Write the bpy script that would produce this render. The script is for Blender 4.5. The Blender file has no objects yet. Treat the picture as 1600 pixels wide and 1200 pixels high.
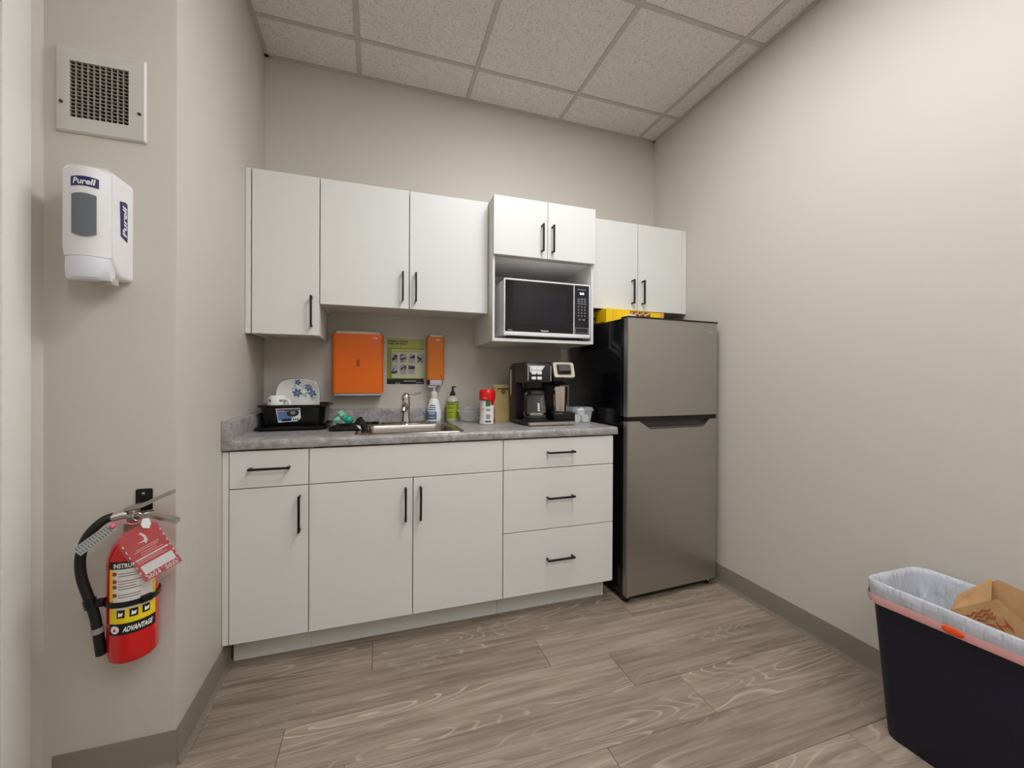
import bpy, bmesh, math, random
from mathutils import Vector, Matrix, noise
random.seed(7)
PI = math.pi
SC = bpy.context.scene
COL = SC.collection

# ---------------------------------------------------------------- camera
F_PX, YAW, V0, PIT, ROLL, CAM_Z = 636.48, 0.3185, 596.86, -0.0034, -0.0047, 1.1555
fw = Vector((math.sin(YAW), math.cos(YAW), 0)); rt = Vector((math.cos(YAW), -math.sin(YAW), 0)); up = Vector((0, 0, 1))
f2 = fw * math.cos(PIT) + up * math.sin(PIT); u2 = up * math.cos(PIT) - fw * math.sin(PIT)
r3 = rt * math.cos(ROLL) - u2 * math.sin(ROLL); u3 = rt * math.sin(ROLL) + u2 * math.cos(ROLL)
cam_d = bpy.data.cameras.new('camera'); cam = bpy.data.objects.new('camera', cam_d); COL.objects.link(cam)
M = Matrix.Identity(4)
for i, v in enumerate((r3, u3, -f2)):
    for j in range(3): M[j][i] = v[j]
M.translation = (0, 0, CAM_Z)
cam.matrix_world = M
cam_d.sensor_fit = 'HORIZONTAL'; cam_d.sensor_width = 36.0; cam_d.lens = 36.0 * F_PX / 1600
cam_d.shift_y = -(600 - V0) / 1600; cam_d.clip_start = 0.02
SC.camera = cam

# ---------------------------------------------------------------- world, exposure
w = bpy.data.worlds.new('world'); SC.world = w; w.use_nodes = True
w.node_tree.nodes['Background'].inputs[0].default_value = (0.9, 0.95, 1, 1)
w.node_tree.nodes['Background'].inputs[1].default_value = 0.05
SC.view_settings.view_transform = 'Standard'; SC.view_settings.look = 'None'
SC.view_settings.gamma = 1.0; SC.view_settings.use_curve_mapping = False
SC.view_settings.exposure = 0.20
LIGHT_POWER = (15.0, 8.6)       # emission of the diffusers: the one over the kitchenette, the fill panels added behind

# ---------------------------------------------------------------- room numbers (metres)
YB, XL, XR, H = 2.449, -0.569, 1.866, 2.854     # back wall, alcove side wall, right wall, ceiling
YN, XD = 1.466, -0.872                          # face of the pier, wall with the door
YR = -3.2                                       # wall behind the camera

# ---------------------------------------------------------------- helpers
def lin(c):
    c = c / 255.0
    return c / 12.92 if c <= 0.04045 else ((c + 0.055) / 1.055) ** 2.4
def rgb(c): return (lin(c[0]), lin(c[1]), lin(c[2]), 1.0)
MATS = {}
def mat(name, c, rough=0.5, metal=0.0, bump=0.0, bscale=200.0, bstretch=(1, 1, 1), var=0.0, vscale=4.0, spec=0.5, coat=0.0, emit=0.0, alpha=1.0, trans=0.0, ior=1.45, bdist=0.002):
    if name in MATS: return MATS[name]
    m = bpy.data.materials.new(name); m.use_nodes = True; MATS[name] = m
    nt = m.node_tree; N = nt.nodes; L = nt.links
    p = N['Principled BSDF']
    p.inputs['Base Color'].default_value = rgb(c); p.inputs['Roughness'].default_value = rough; p.inputs['Metallic'].default_value = metal
    p.inputs['Specular IOR Level'].default_value = spec; p.inputs['Coat Weight'].default_value = coat
    p.inputs['Alpha'].default_value = alpha; p.inputs['Transmission Weight'].default_value = trans; p.inputs['IOR'].default_value = ior
    if emit: p.inputs['Emission Color'].default_value = rgb(c); p.inputs['Emission Strength'].default_value = emit
    tc = N.new('ShaderNodeTexCoord')
    if var:
        n = N.new('ShaderNodeTexNoise'); n.inputs['Scale'].default_value = vscale; n.inputs['Detail'].default_value = 4
        L.new(tc.outputs['Object'], n.inputs['Vector'])
        r = N.new('ShaderNodeValToRGB'); r.color_ramp.elements[0].position = .3; r.color_ramp.elements[1].position = .7
        r.color_ramp.elements[0].color = rgb([max(0, k * (1 - var)) for k in c]); r.color_ramp.elements[1].color = rgb([min(255, k * (1 + var)) for k in c])
        L.new(n.outputs['Fac'], r.inputs['Fac']); L.new(r.outputs['Color'], p.inputs['Base Color'])
    if bump:
        mp = N.new('ShaderNodeMapping'); mp.inputs['Scale'].default_value = bstretch
        n = N.new('ShaderNodeTexNoise'); n.inputs['Scale'].default_value = bscale; n.inputs['Detail'].default_value = 3
        b = N.new('ShaderNodeBump'); b.inputs['Strength'].default_value = bump; b.inputs['Distance'].default_value = bdist
        L.new(tc.outputs['Object'], mp.inputs['Vector']); L.new(mp.outputs['Vector'], n.inputs['Vector'])
        L.new(n.outputs['Fac'], b.inputs['Height']); L.new(b.outputs['Normal'], p.inputs['Normal'])
    return m

def box(bm, x0, x1, y0, y1, z0, z1, bev=0.0, seg=2):
    r = bmesh.ops.create_cube(bm, size=1.0)
    vs = r['verts']
    for v in vs:
        v.co = Vector(((x0 + x1) / 2 + v.co.x * (x1 - x0), (y0 + y1) / 2 + v.co.y * (y1 - y0), (z0 + z1) / 2 + v.co.z * (z1 - z0)))
    if bev:
        es = list({e for v in vs for e in v.link_edges})
        bmesh.ops.bevel(bm, geom=es, offset=bev, segments=seg, affect='EDGES', profile=0.5)
    return bm
def bx(*a, **k): return box(bmesh.new(), *a, **k)
def loft(bm, rings, cap0=True, cap1=True, closed=True):
    R = [[bm.verts.new(p) for p in ring] for ring in rings]
    n = len(R[0])
    for a, b in zip(R[:-1], R[1:]):
        for i in range(n if closed else n - 1):
            j = (i + 1) % n
            try: bm.faces.new((a[i], a[j], b[j], b[i]))
            except ValueError: pass
    if cap0 and closed: bm.faces.new(list(reversed(R[0])))
    if cap1 and closed: bm.faces.new(R[-1])
    return bm
def prism(bm, poly, axis, a, b):
    """poly in the two other axes, extruded from a to b along axis"""
    def P(q, t):
        if axis == 'x': return (t, q[0], q[1])
        if axis == 'y': return (q[0], t, q[1])
        return (q[0], q[1], t)
    loft(bm, [[P(q, a) for q in poly], [P(q, b) for q in poly]])
    return bm
def lathe(bm, prof, cx, cy, seg=32, sx=1.0, sy=1.0, cap=True):
    rings = [[(cx + r * sx * math.cos(2 * PI * i / seg), cy + r * sy * math.sin(2 * PI * i / seg), z) for i in range(seg)] for r, z in prof]
    return loft(bm, rings, cap, cap)
def tube(bm, pts, r, seg=10, closed=False):
    pts = [Vector(p) for p in pts]; n = len(pts)
    rad = r if isinstance(r, (list, tuple)) else [r] * n
    rings = []; prev = None
    for i, p in enumerate(pts):
        if closed: t = pts[(i + 1) % n] - pts[i - 1]
        else: t = pts[min(i + 1, n - 1)] - pts[max(i - 1, 0)]
        t.normalize()
        if prev is None:
            a = t.orthogonal().normalized()
        else:
            a = prev - t * prev.dot(t)
            a = a.normalized() if a.length > 1e-6 else t.orthogonal().normalized()
        prev = a; b = t.cross(a)
        rings.append([p + (a * math.cos(2 * PI * k / seg) + b * math.sin(2 * PI * k / seg)) * rad[i] for k in range(seg)])
    if closed: rings.append(rings[0]); 
    if closed:
        R = [[bm.verts.new(q) for q in ring] for ring in rings[:-1]]; R.append(R[0])
        for A, B in zip(R[:-1], R[1:]):
            for i in range(seg):
                j = (i + 1) % seg; bm.faces.new((A[i], A[j], B[j], B[i]))
        return bm
    return loft(bm, rings)
def smoothpath(pts, sub=6):
    P = [Vector(p) for p in pts]; out = []
    for i in range(len(P) - 1):
        p0 = P[max(i - 1, 0)]; p1 = P[i]; p2 = P[i + 1]; p3 = P[min(i + 2, len(P) - 1)]
        for k in range(sub):
            t = k / sub
            out.append(0.5 * ((2 * p1) + (-p0 + p2) * t + (2 * p0 - 5 * p1 + 4 * p2 - p3) * t * t + (-p0 + 3 * p1 - 3 * p2 + p3) * t ** 3))
    out.append(P[-1]); return out
def rrect(x0, x1, y0, y1, r, n=5):
    """rounded rectangle, counter clockwise"""
    out = []
    for cx, cy, a0 in ((x1 - r, y1 - r, 0), (x0 + r, y1 - r, PI / 2), (x0 + r, y0 + r, PI), (x1 - r, y0 + r, 1.5 * PI)):
        for k in range(n + 1):
            a = a0 + PI / 2 * k / n; out.append((cx + r * math.cos(a), cy + r * math.sin(a)))
    return out
ORG = {}
def finish(bm, ang=0.6):
    bmesh.ops.recalc_face_normals(bm, faces=bm.faces)
    for f in bm.faces: f.smooth = True
    for e in bm.edges:
        if len(e.link_faces) == 2:
            if e.calc_face_angle(0) > ang: e.smooth = False
def obj(name, bm, m, parent=None, ang=0.6, recalc=True):
    if parent is not None:
        o0 = ORG.get(parent.name)
        if o0 is not None: bmesh.ops.translate(bm, verts=bm.verts, vec=-o0)
    if recalc: finish(bm, ang)
    me = bpy.data.meshes.new(name); bm.to_mesh(me); bm.free()
    if m is not None: me.materials.append(m)
    o = bpy.data.objects.new(name, me); COL.objects.link(o)
    if parent is not None:
        o.parent = parent
        if parent.name in ORG: ORG[o.name] = ORG[parent.name]
    return o
def tag(o, label, cat, group=None):
    o['label'] = label; o['category'] = cat
    if group: o['group'] = group
    return o
def thing(name, label, cat, loc, rotz=0.0, group=None):
    """Empty at the base; parts built in world coordinates (or local ones when rotated)"""
    o = bpy.data.objects.new(name, None); COL.objects.link(o); o.empty_display_size = 0.05
    o.location = loc; o.rotation_euler = (0, 0, rotz)
    if rotz == 0.0: ORG[o.name] = Vector(loc)
    return tag(o, label, cat, group)
def struct(name, bm, m, parent=None):
    o = obj(name, bm, m, parent)
    if parent is None: o['kind'] = 'structure'
    return o
def share(name, mesh, parent, loc, rot=(0, 0, 0)):
    """another object on the same mesh; loc in world coordinates unless the parent is rotated"""
    o = bpy.data.objects.new(name, mesh); COL.objects.link(o); o.parent = parent
    o0 = ORG.get(parent.name, Vector((0, 0, 0)))
    o.location = Vector(loc) - o0; o.rotation_euler = rot
    return o
def text_bm(body, size, width=None, shear=0.0, bold=0.0, spacing=1.0):
    """lettering centred on the origin in the XY plane"""
    cu = bpy.data.curves.new('lettering', 'FONT'); cu.body = body; cu.size = size; cu.shear = shear; cu.offset = bold
    cu.align_x = 'CENTER'; cu.align_y = 'CENTER'; cu.space_character = spacing; cu.resolution_u = 3
    o = bpy.data.objects.new('lettering', cu); COL.objects.link(o)
    dg = bpy.context.evaluated_depsgraph_get(); dg.update()
    me = bpy.data.meshes.new_from_object(o.evaluated_get(dg))
    bm = bmesh.new(); bm.from_mesh(me)
    bpy.data.objects.remove(o); bpy.data.curves.remove(cu); bpy.data.meshes.remove(me)
    if bm.verts:
        xs = [v.co.x for v in bm.verts]; ys = [v.co.y for v in bm.verts]
        cx, cy = (min(xs) + max(xs)) / 2, (min(ys) + max(ys)) / 2
        k = width / (max(xs) - min(xs)) if width else 1.0
        for v in bm.verts: v.co = Vector(((v.co.x - cx) * k, (v.co.y - cy), 0))
    return bm
def put(bm, M): bmesh.ops.transform(bm, matrix=M, verts=bm.verts); return bm
FRONT = Matrix.Rotation(PI / 2, 4, 'X')                     # XY plane -> faces -Y
def at_front(x, y, z, rot=0.0): return Matrix.Translation((x, y, z)) @ FRONT @ Matrix.Rotation(rot, 4, 'Z')
def text(name, body, size, Mx, m, parent, **k):
    return obj(name, put(text_bm(body, size, **k), Mx), m, parent, recalc=False)
def wrap(bm, cx, cy, R, ang0):
    """bend a flat XY drawing round a vertical cylinder; x -> angle about direction ang0, y -> z"""
    for v in bm.verts:
        a = ang0 + v.co.x / R
        v.co = Vector((cx + (R + v.co.z) * math.cos(a), cy + (R + v.co.z) * math.sin(a), v.co.y))
    return bm
def patch(x0, x1, y0, y1, nx=12, ny=1):
    bm = bmesh.new()
    V = [[bm.verts.new((x0 + (x1 - x0) * i / nx, y0 + (y1 - y0) * j / ny, 0)) for i in range(nx + 1)] for j in range(ny + 1)]
    for j in range(ny):
        for i in range(nx): bm.faces.new((V[j][i], V[j][i + 1], V[j + 1][i + 1], V[j + 1][i]))
    return bm

# ---------------------------------------------------------------- materials
WALL = mat('wall_paint', (206, 199, 188), 0.5, bump=0.05, bscale=260, spec=0.3)
WALLD = WALL
WHITE = mat('cabinet_white', (219, 219, 213), 0.42, bump=0.03, bscale=90, bstretch=(1, 1, 8))
TRIMW = mat('trim_white', (226, 224, 216), 0.45)
BLACKM = mat('matte_black_metal', (16, 16, 17), 0.38, 0.2)
RUBBERB = mat('cove_base_rubber', (128, 119, 107), 0.55)
STEEL = mat('polished_steel', (205, 200, 192), 0.22, 1.0)
CHROME = mat('chrome', (215, 215, 215), 0.09, 1.0)
BLKP = mat('black_plastic', (13, 13, 14), 0.32)
BLKG = mat('gloss_black', (8, 8, 11), 0.08, coat=0.3)
WHP = mat('white_plastic', (236, 235, 232), 0.35)
GREYP = mat('grey_plastic', (150, 148, 146), 0.4)
DKGREY = mat('dark_grey_plastic', (52, 52, 55), 0.4)
ORANGE = mat('orange_plastic', (230, 104, 0), 0.4)
ORANGE2 = mat('amber_orange_plastic', (206, 110, 4), 0.4)
INK = mat('print_black', (18, 18, 18), 0.5)
INKW = mat('print_white', (240, 240, 238), 0.5)
NAVY = mat('print_navy', (34, 38, 92), 0.4)
RED = mat('red_paint', (206, 12, 18), 0.22, coat=0.4)
YELLOW = mat('print_yellow', (236, 208, 20), 0.45)
PAPER = mat('paper_white', (222, 222, 214), 0.6)

def steel_brushed():
    m = bpy.data.materials.new('brushed_stainless'); m.use_nodes = True; nt = m.node_tree; N = nt.nodes; L = nt.links; p = N['Principled BSDF']
    p.inputs['Metallic'].default_value = 0.9; p.inputs['Roughness'].default_value = 0.36
    tc = N.new('ShaderNodeTexCoord'); mp = N.new('ShaderNodeMapping'); mp.inputs['Scale'].default_value = (1.5, 1.5, 420)
    n = N.new('ShaderNodeTexNoise'); n.inputs['Scale'].default_value = 1.0; n.inputs['Detail'].default_value = 4
    r = N.new('ShaderNodeValToRGB'); r.color_ramp.elements[0].color = rgb((164, 159, 154)); r.color_ramp.elements[1].color = rgb((188, 183, 178))
    b = N.new('ShaderNodeBump'); b.inputs['Strength'].default_value = 0.05; b.inputs['Distance'].default_value = 0.001
    L.new(tc.outputs['Object'], mp.inputs['Vector']); L.new(mp.outputs['Vector'], n.inputs['Vector'])
    L.new(n.outputs['Fac'], r.inputs['Fac']); L.new(r.outputs['Color'], p.inputs['Base Color'])
    L.new(n.outputs['Fac'], b.inputs['Height']); L.new(b.outputs['Normal'], p.inputs['Normal'])
    return m
FRIDGE = steel_brushed()

def laminate():
    m = bpy.data.materials.new('grey_stone_laminate'); m.use_nodes = True; nt = m.node_tree; N = nt.nodes; L = nt.links; p = N['Principled BSDF']
    p.inputs['Roughness'].default_value = 0.33
    tc = N.new('ShaderNodeTexCoord')
    n1 = N.new('ShaderNodeTexNoise'); n1.inputs['Scale'].default_value = 22; n1.inputs['Detail'].default_value = 8; n1.inputs['Roughness'].default_value = 0.68; n1.inputs['Distortion'].default_value = 0.6
    n2 = N.new('ShaderNodeTexNoise'); n2.inputs['Scale'].default_value = 160; n2.inputs['Detail'].default_value = 3
    r = N.new('ShaderNodeValToRGB'); e = r.color_ramp.elements
    e[0].position = 0.30; e[0].color = rgb((120, 116, 113)); e[1].position = 0.72; e[1].color = rgb((190, 187, 184))
    k = e.new(0.5); k.color = rgb((154, 150, 147))
    mx = N.new('ShaderNodeMix'); mx.data_type = 'RGBA'; mx.blend_type = 'OVERLAY'; mx.inputs[0].default_value = 0.35
    L.new(tc.outputs['Object'], n1.inputs['Vector']); L.new(tc.outputs['Object'], n2.inputs['Vector'])
    L.new(n1.outputs['Fac'], r.inputs['Fac']); L.new(r.outputs['Color'], mx.inputs[6]); L.new(n2.outputs['Fac'], mx.inputs[7])
    L.new(mx.outputs[2], p.inputs['Base Color'])
    return m
LAMI = laminate()

def plank_mat():
    m = bpy.data.materials.new('vinyl_plank_wood'); m.use_nodes = True; nt = m.node_tree; N = nt.nodes; L = nt.links; p = N['Principled BSDF']
    p.inputs['Roughness'].default_value = 0.45; p.inputs['Specular IOR Level'].default_value = 0.35
    tc = N.new('ShaderNodeTexCoord'); oi = N.new('ShaderNodeObjectInfo')
    mul = N.new('ShaderNodeMath'); mul.operation = 'MULTIPLY'; mul.inputs[1].default_value = 37.0
    cmb = N.new('ShaderNodeCombineXYZ'); L.new(oi.outputs['Random'], mul.inputs[0])
    for q in (0, 1, 2): L.new(mul.outputs[0], cmb.inputs[q])
    add = N.new('ShaderNodeVectorMath'); add.operation = 'ADD'
    L.new(tc.outputs['Object'], add.inputs[0]); L.new(cmb.outputs[0], add.inputs[1])
    # cathedral figure: bands across the plank, pulled long along it
    mp = N.new('ShaderNodeMapping'); mp.inputs['Scale'].default_value = (.62, 5.0, 1); L.new(add.outputs[0], mp.inputs['Vector'])
    n0 = N.new('ShaderNodeTexNoise'); n0.inputs['Scale'].default_value = 1.15; n0.inputs['Detail'].default_value = 1.5; L.new(mp.outputs[0], n0.inputs['Vector'])
    mm = N.new('ShaderNodeMath'); mm.operation = 'MULTIPLY'; mm.inputs[1].default_value = 34.0; L.new(n0.outputs['Fac'], mm.inputs[0])
    fr = N.new('ShaderNodeMath'); fr.operation = 'FRACT'; L.new(mm.outputs[0], fr.inputs[0])
    rr = N.new('ShaderNodeValToRGB'); e = rr.color_ramp.elements
    e[0].position = 0.0; e[0].color = (1, 1, 1, 1); e[1].position = 0.20; e[1].color = (0, 0, 0, 1)
    q = e.new(0.92); q.color = (0, 0, 0, 1); q = e.new(1.0); q.color = (1, 1, 1, 1)
    L.new(fr.outputs[0], rr.inputs['Fac'])
    # where the figure shows
    n3 = N.new('ShaderNodeTexNoise'); n3.inputs['Scale'].default_value = 1.6; n3.inputs['Detail'].default_value = 1; L.new(mp.outputs[0], n3.inputs['Vector'])
    r3 = N.new('ShaderNodeValToRGB'); r3.color_ramp.elements[0].position = .43; r3.color_ramp.elements[1].position = .70; L.new(n3.outputs['Fac'], r3.inputs['Fac'])
    mk = N.new('ShaderNodeMath'); mk.operation = 'MULTIPLY'; L.new(rr.outputs['Color'], mk.inputs[0]); L.new(r3.outputs['Color'], mk.inputs[1])
    # long streaks and pores
    mp2 = N.new('ShaderNodeMapping'); mp2.inputs['Scale'].default_value = (1.6, 26, 1); L.new(add.outputs[0], mp2.inputs['Vector'])
    n1 = N.new('ShaderNodeTexNoise'); n1.inputs['Scale'].default_value = 1.5; n1.inputs['Detail'].default_value = 7; n1.inputs['Roughness'].default_value = .62; L.new(mp2.outputs[0], n1.inputs['Vector'])
    r1 = N.new('ShaderNodeValToRGB'); e = r1.color_ramp.elements
    e[0].position = .28; e[0].color = rgb((112, 98, 84)); e[1].position = .74; e[1].color = rgb((170, 154, 136))
    k = e.new(.5); k.color = rgb((144, 128, 111)); L.new(n1.outputs['Fac'], r1.inputs['Fac'])
    mx = N.new('ShaderNodeMix'); mx.data_type = 'RGBA'; mx.inputs[7].default_value = rgb((196, 182, 164))
    ms = N.new('ShaderNodeMath'); ms.operation = 'MULTIPLY'; ms.inputs[1].default_value = .85; L.new(mk.outputs[0], ms.inputs[0])
    L.new(ms.outputs[0], mx.inputs[0]); L.new(r1.outputs['Color'], mx.inputs[6])
    # plank to plank tone
    hv = N.new('ShaderNodeHueSaturation'); mr = N.new('ShaderNodeMapRange'); mr.inputs[3].default_value = .86; mr.inputs[4].default_value = 1.1
    L.new(oi.outputs['Random'], mr.inputs[0]); L.new(mr.outputs[0], hv.inputs['Value']); L.new(mx.outputs[2], hv.inputs['Color'])
    L.new(hv.outputs['Color'], p.inputs['Base Color'])
    b = N.new('ShaderNodeBump'); b.inputs['Strength'].default_value = .12; b.inputs['Distance'].default_value = .001
    L.new(n1.outputs['Fac'], b.inputs['Height']); L.new(b.outputs['Normal'], p.inputs['Normal'])
    return m
PLANK = plank_mat()

def tile_mat():
    m = bpy.data.materials.new('mineral_fibre_tile'); m.use_nodes = True; nt = m.node_tree; N = nt.nodes; L = nt.links; p = N['Principled BSDF']
    p.inputs['Roughness'].default_value = .9; p.inputs['Specular IOR Level'].default_value = .1
    tc = N.new('ShaderNodeTexCoord')
    n = N.new('ShaderNodeTexNoise'); n.inputs['Scale'].default_value = 130; n.inputs['Detail'].default_value = 2; n.inputs['Distortion'].default_value = .8
    L.new(tc.outputs['Object'], n.inputs['Vector'])
    r = N.new('ShaderNodeValToRGB'); e = r.color_ramp.elements
    e[0].position = .36; e[0].color = rgb((204, 198, 191)); e[1].position = .48; e[1].color = rgb((228, 222, 216)); L.new(n.outputs['Fac'], r.inputs['Fac'])
    L.new(r.outputs['Color'], p.inputs['Base Color'])
    b = N.new('ShaderNodeBump'); b.inputs['Strength'].default_value = .3; b.inputs['Distance'].default_value = .0015
    L.new(r.outputs['Color'], b.inputs['Height']); L.new(b.outputs['Normal'], p.inputs['Normal'])
    return m
TILE = tile_mat()
TEE = mat('tee_bar_paint', (190, 183, 176), 0.5)

def clear(name, tint=(235, 238, 238), a=0.16, rough=.08):
    m = bpy.data.materials.new(name); m.use_nodes = True; nt = m.node_tree; N = nt.nodes; L = nt.links
    p = N['Principled BSDF']; p.inputs['Base Color'].default_value = rgb(tint); p.inputs['Roughness'].default_value = rough
    t = N.new('ShaderNodeBsdfTransparent'); mx = N.new('ShaderNodeMixShader')
    lw = N.new('ShaderNodeLayerWeight'); lw.inputs['Blend'].default_value = .35
    mr = N.new('ShaderNodeMapRange'); mr.inputs[3].default_value = a; mr.inputs[4].default_value = min(1, a + .5); L.new(lw.outputs['Facing'], mr.inputs[0])
    L.new(mr.outputs[0], mx.inputs[0]); L.new(t.outputs[0], mx.inputs[1]); L.new(p.outputs[0], mx.inputs[2])
    L.new(mx.outputs[0], N['Material Output'].inputs['Surface'])
    return m
CLEAR = clear('clear_plastic')
GLASS = clear('carafe_glass', (120, 118, 118), .22, .03)

# ================================================================ THE SETTING
# floor: a slab with every plank laid on it
fl = struct('floor', bx(XD - .3, XR + .2, YR - .1, YB + .2, -.08, -.0062), mat('subfloor', (48, 42, 36), .8))
PW, PLN = .195, 1.22
joint0 = {0: -.017, -1: .67, -2: .933}
plank_mesh = {}
for row in range(-25, 4):
    y0 = 1.705 + row * PW; y1 = min(y0 + PW, YB)
    if y0 > YB - .01 or y1 < YR: continue
    j = joint0.get(row, (row * .437) % PLN)
    xa = XD; xb = XR
    xs = [j + k * PLN for k in range(-4, 5)]
    cuts = [xa] + [x for x in xs if xa + .02 < x < xb - .02] + [xb]
    for a, b in zip(cuts[:-1], cuts[1:]):
        key = (round(b - a, 4), round(y1 - y0, 4))
        if key not in plank_mesh:
            bm = bx(-(b - a) / 2 + .0006, (b - a) / 2 - .0006, -(y1 - y0) / 2 + .0006, (y1 - y0) / 2 - .0006, -.006, 0, bev=.0012, seg=1)
            finish(bm, .3); me = bpy.data.meshes.new('plank'); bm.to_mesh(me); bm.free(); me.materials.append(PLANK); plank_mesh[key] = me
        share('plank', plank_mesh[key], fl, ((a + b) / 2, (y0 + y1) / 2, 0))

# walls
struct('wall_back', bx(XL - .4, XR + .12, YB, YB + .12, 0, H + .1), WALL)
struct('wall_right', bx(XR, XR + .12, YR, YB, 0, H + .1), WALL)
struct('wall_rear', bx(XD - .12, XR + .12, YR - .12, YR, 0, H + .1), WALL)
struct('wall_left', bx(XD - .12, XL, YN, YB, 0, H + .1, bev=.003), WALL)          # the pier: alcove side and narrow face
# wall with the door: opening Y .43 .. 1.345, z 0 .. 2.10
DY0, DY1, DZ = .41, 1.322, 2.06
bm = bmesh.new()
box(bm, XD - .12, XD, DY1, YN, 0, H + .1); box(bm, XD - .12, XD, YR, DY0, 0, H + .1); box(bm, XD - .12, XD, DY0, DY1, DZ, H + .1)
struct('wall_door_side', bm, WALL)
# door casing and door
bm = bmesh.new()
def casing_profile(bm, y0, y1, z0, z1): box(bm, XD, XD + .014, y0, y1, z0, z1, bev=.003)
casing_profile(bm, 1.316, 1.403, 0, DZ + .09)
casing_profile(bm, DY0 - .09, DY0, 0, DZ + .09)
casing_profile(bm, DY0 - .002, 1.318, DZ, DZ + .09)
tr = struct('trim_1', bm, TRIMW)
tr['label'] = 'white painted door casing beside the sanitizer pier'
d = struct('door_1', bx(XD - .06, XD - .018, DY0 + .004, DY1 - .004, .006, DZ - .004, bev=.002), mat('door_paint', (196, 193, 187), .45))
bm = bmesh.new(); tube(bm, [(XD - .02, .50, 1.0), (XD + .03, .50, 1.0), (XD + .035, .51, 1.0), (XD + .035, .62, 1.0)], .009); lathe(bm, [(.0, 0), (.026, 0), (.026, .008), (.0, .008)], 0, 0, 20)
obj('door_handle', bm, STEEL, d)
bm = bmesh.new()
for y0, y1 in ((.52, .87), (.92, 1.26)):
    for z0, z1 in ((.16, .95), (1.1, 1.95)): box(bm, XD - .0185, XD - .012, y0, y1, z0, z1, bev=.004, seg=1)
obj('door_panel', bm, MATS['door_paint'], d)

# cove base
def cove(name, pts, nrm):
    """straight run from pts[0] to pts[1]; nrm points into the room"""
    prof = [(0, 0), (.014, 0), (.012, .004), (.006, .012), (.0035, .022), (.003, .1045), (.002, .1075), (0, .1075)]
    a, b = Vector(pts[0]), Vector(pts[1]); n = Vector(nrm)
    bm = bmesh.new()
    loft(bm, [[a + n * p + Vector((0, 0, z)) for p, z in prof], [b + n * p + Vector((0, 0, z)) for p, z in prof]])
    return struct(name, bm, RUBBERB)
cove('baseboard_right', ((XR - .0005, YR + .02, .0005), (XR - .0005, YB - .02, .0005)), (-1, 0, 0))
cove('baseboard_left', ((XL + .0005, YN, .0005), (XL + .0005, 1.93, .0005)), (1, 0, 0))
cove('baseboard_pier', ((XD + .02, YN - .0005, .0005), (XL + .003, YN - .0005, .0005)), (0, -1, 0))

# suspended ceiling
ce = struct('ceiling', bx(XD - .12, XR + .12, YR - .12, YB + .12, H + .03, H + .1), mat('plenum', (120, 115, 110), .9))
tx = [XD] + [1.73 - .61 * k for k in range(4, -1, -1)] + [XR]
ty = [YR] + [2.18 - .61 * k for k in range(8, -1, -1)] + [YB]
TW = .012
TROFFERS = [(3, 6, 1, 2), (2, 3, 1, 2), (4, 3, 1, 2), (3, 1, 1, 2)]          # first cell (x, y) and size in cells
COVERED = {(i + p, j + q) for i, j, n_, m_ in TROFFERS for p in range(n_) for q in range(m_)}
tile_mesh = {}
for i, (a, b) in enumerate(zip(tx[:-1], tx[1:])):
    for j, (c, e) in enumerate(zip(ty[:-1], ty[1:])):
        if b - a < .03 or (i, j) in COVERED: continue
        key = (round(b - a, 3), round(e - c, 3))
        if key not in tile_mesh:
            bm = bx(-(b - a) / 2 + .002, (b - a) / 2 - .002, -(e - c) / 2 + .002, (e - c) / 2 - .002, .004, .02, bev=.002, seg=1)
            finish(bm, .3); me = bpy.data.meshes.new('ceiling_tile'); bm.to_mesh(me); bm.free(); me.materials.append(TILE); tile_mesh[key] = me
        share('ceiling_tile', tile_mesh[key], ce, ((a + b) / 2, (c + e) / 2, H))
# main tees run the length of the room, cross tees between them; none across a light
for k, x in list(enumerate(tx))[1:-1]:
    runs = [[YR, YB]]
    for i, j, n_, m_ in TROFFERS:
        if i < k < i + n_: runs = [[YR, ty[j]], [ty[j + m_], YB]]
    for a, b in runs: obj('tee_bar', bx(x - TW, x + TW, a, b, H, H + .0035, bev=.0005, seg=1), TEE, ce)
for k, y in list(enumerate(ty))[1:-1]:
    hit = [(i, n_) for i, j, n_, m_ in TROFFERS if j < k < j + m_]
    runs = []; at = XD
    for i, n_ in sorted(hit): runs.append([at, tx[i]]); at = tx[i + n_]
    runs.append([at, XR])
    for a, b in runs: obj('tee_bar', bx(a, b, y - TW, y + TW, H + .0002, H + .0037, bev=.0005, seg=1), TEE, ce)
for a in ((XR - .022, XR, YR, YB), (XL - .1, XR, YB - .022, YB), (XD, XD + .022, YR, YN), (XD, XL + .022, YN - .022, YN), (XL, XL + .022, YN, YB)):
    obj('wall_angle', bx(*a, H - .001, H + .003, bev=.0005, seg=1), TEE, ce)

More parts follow.
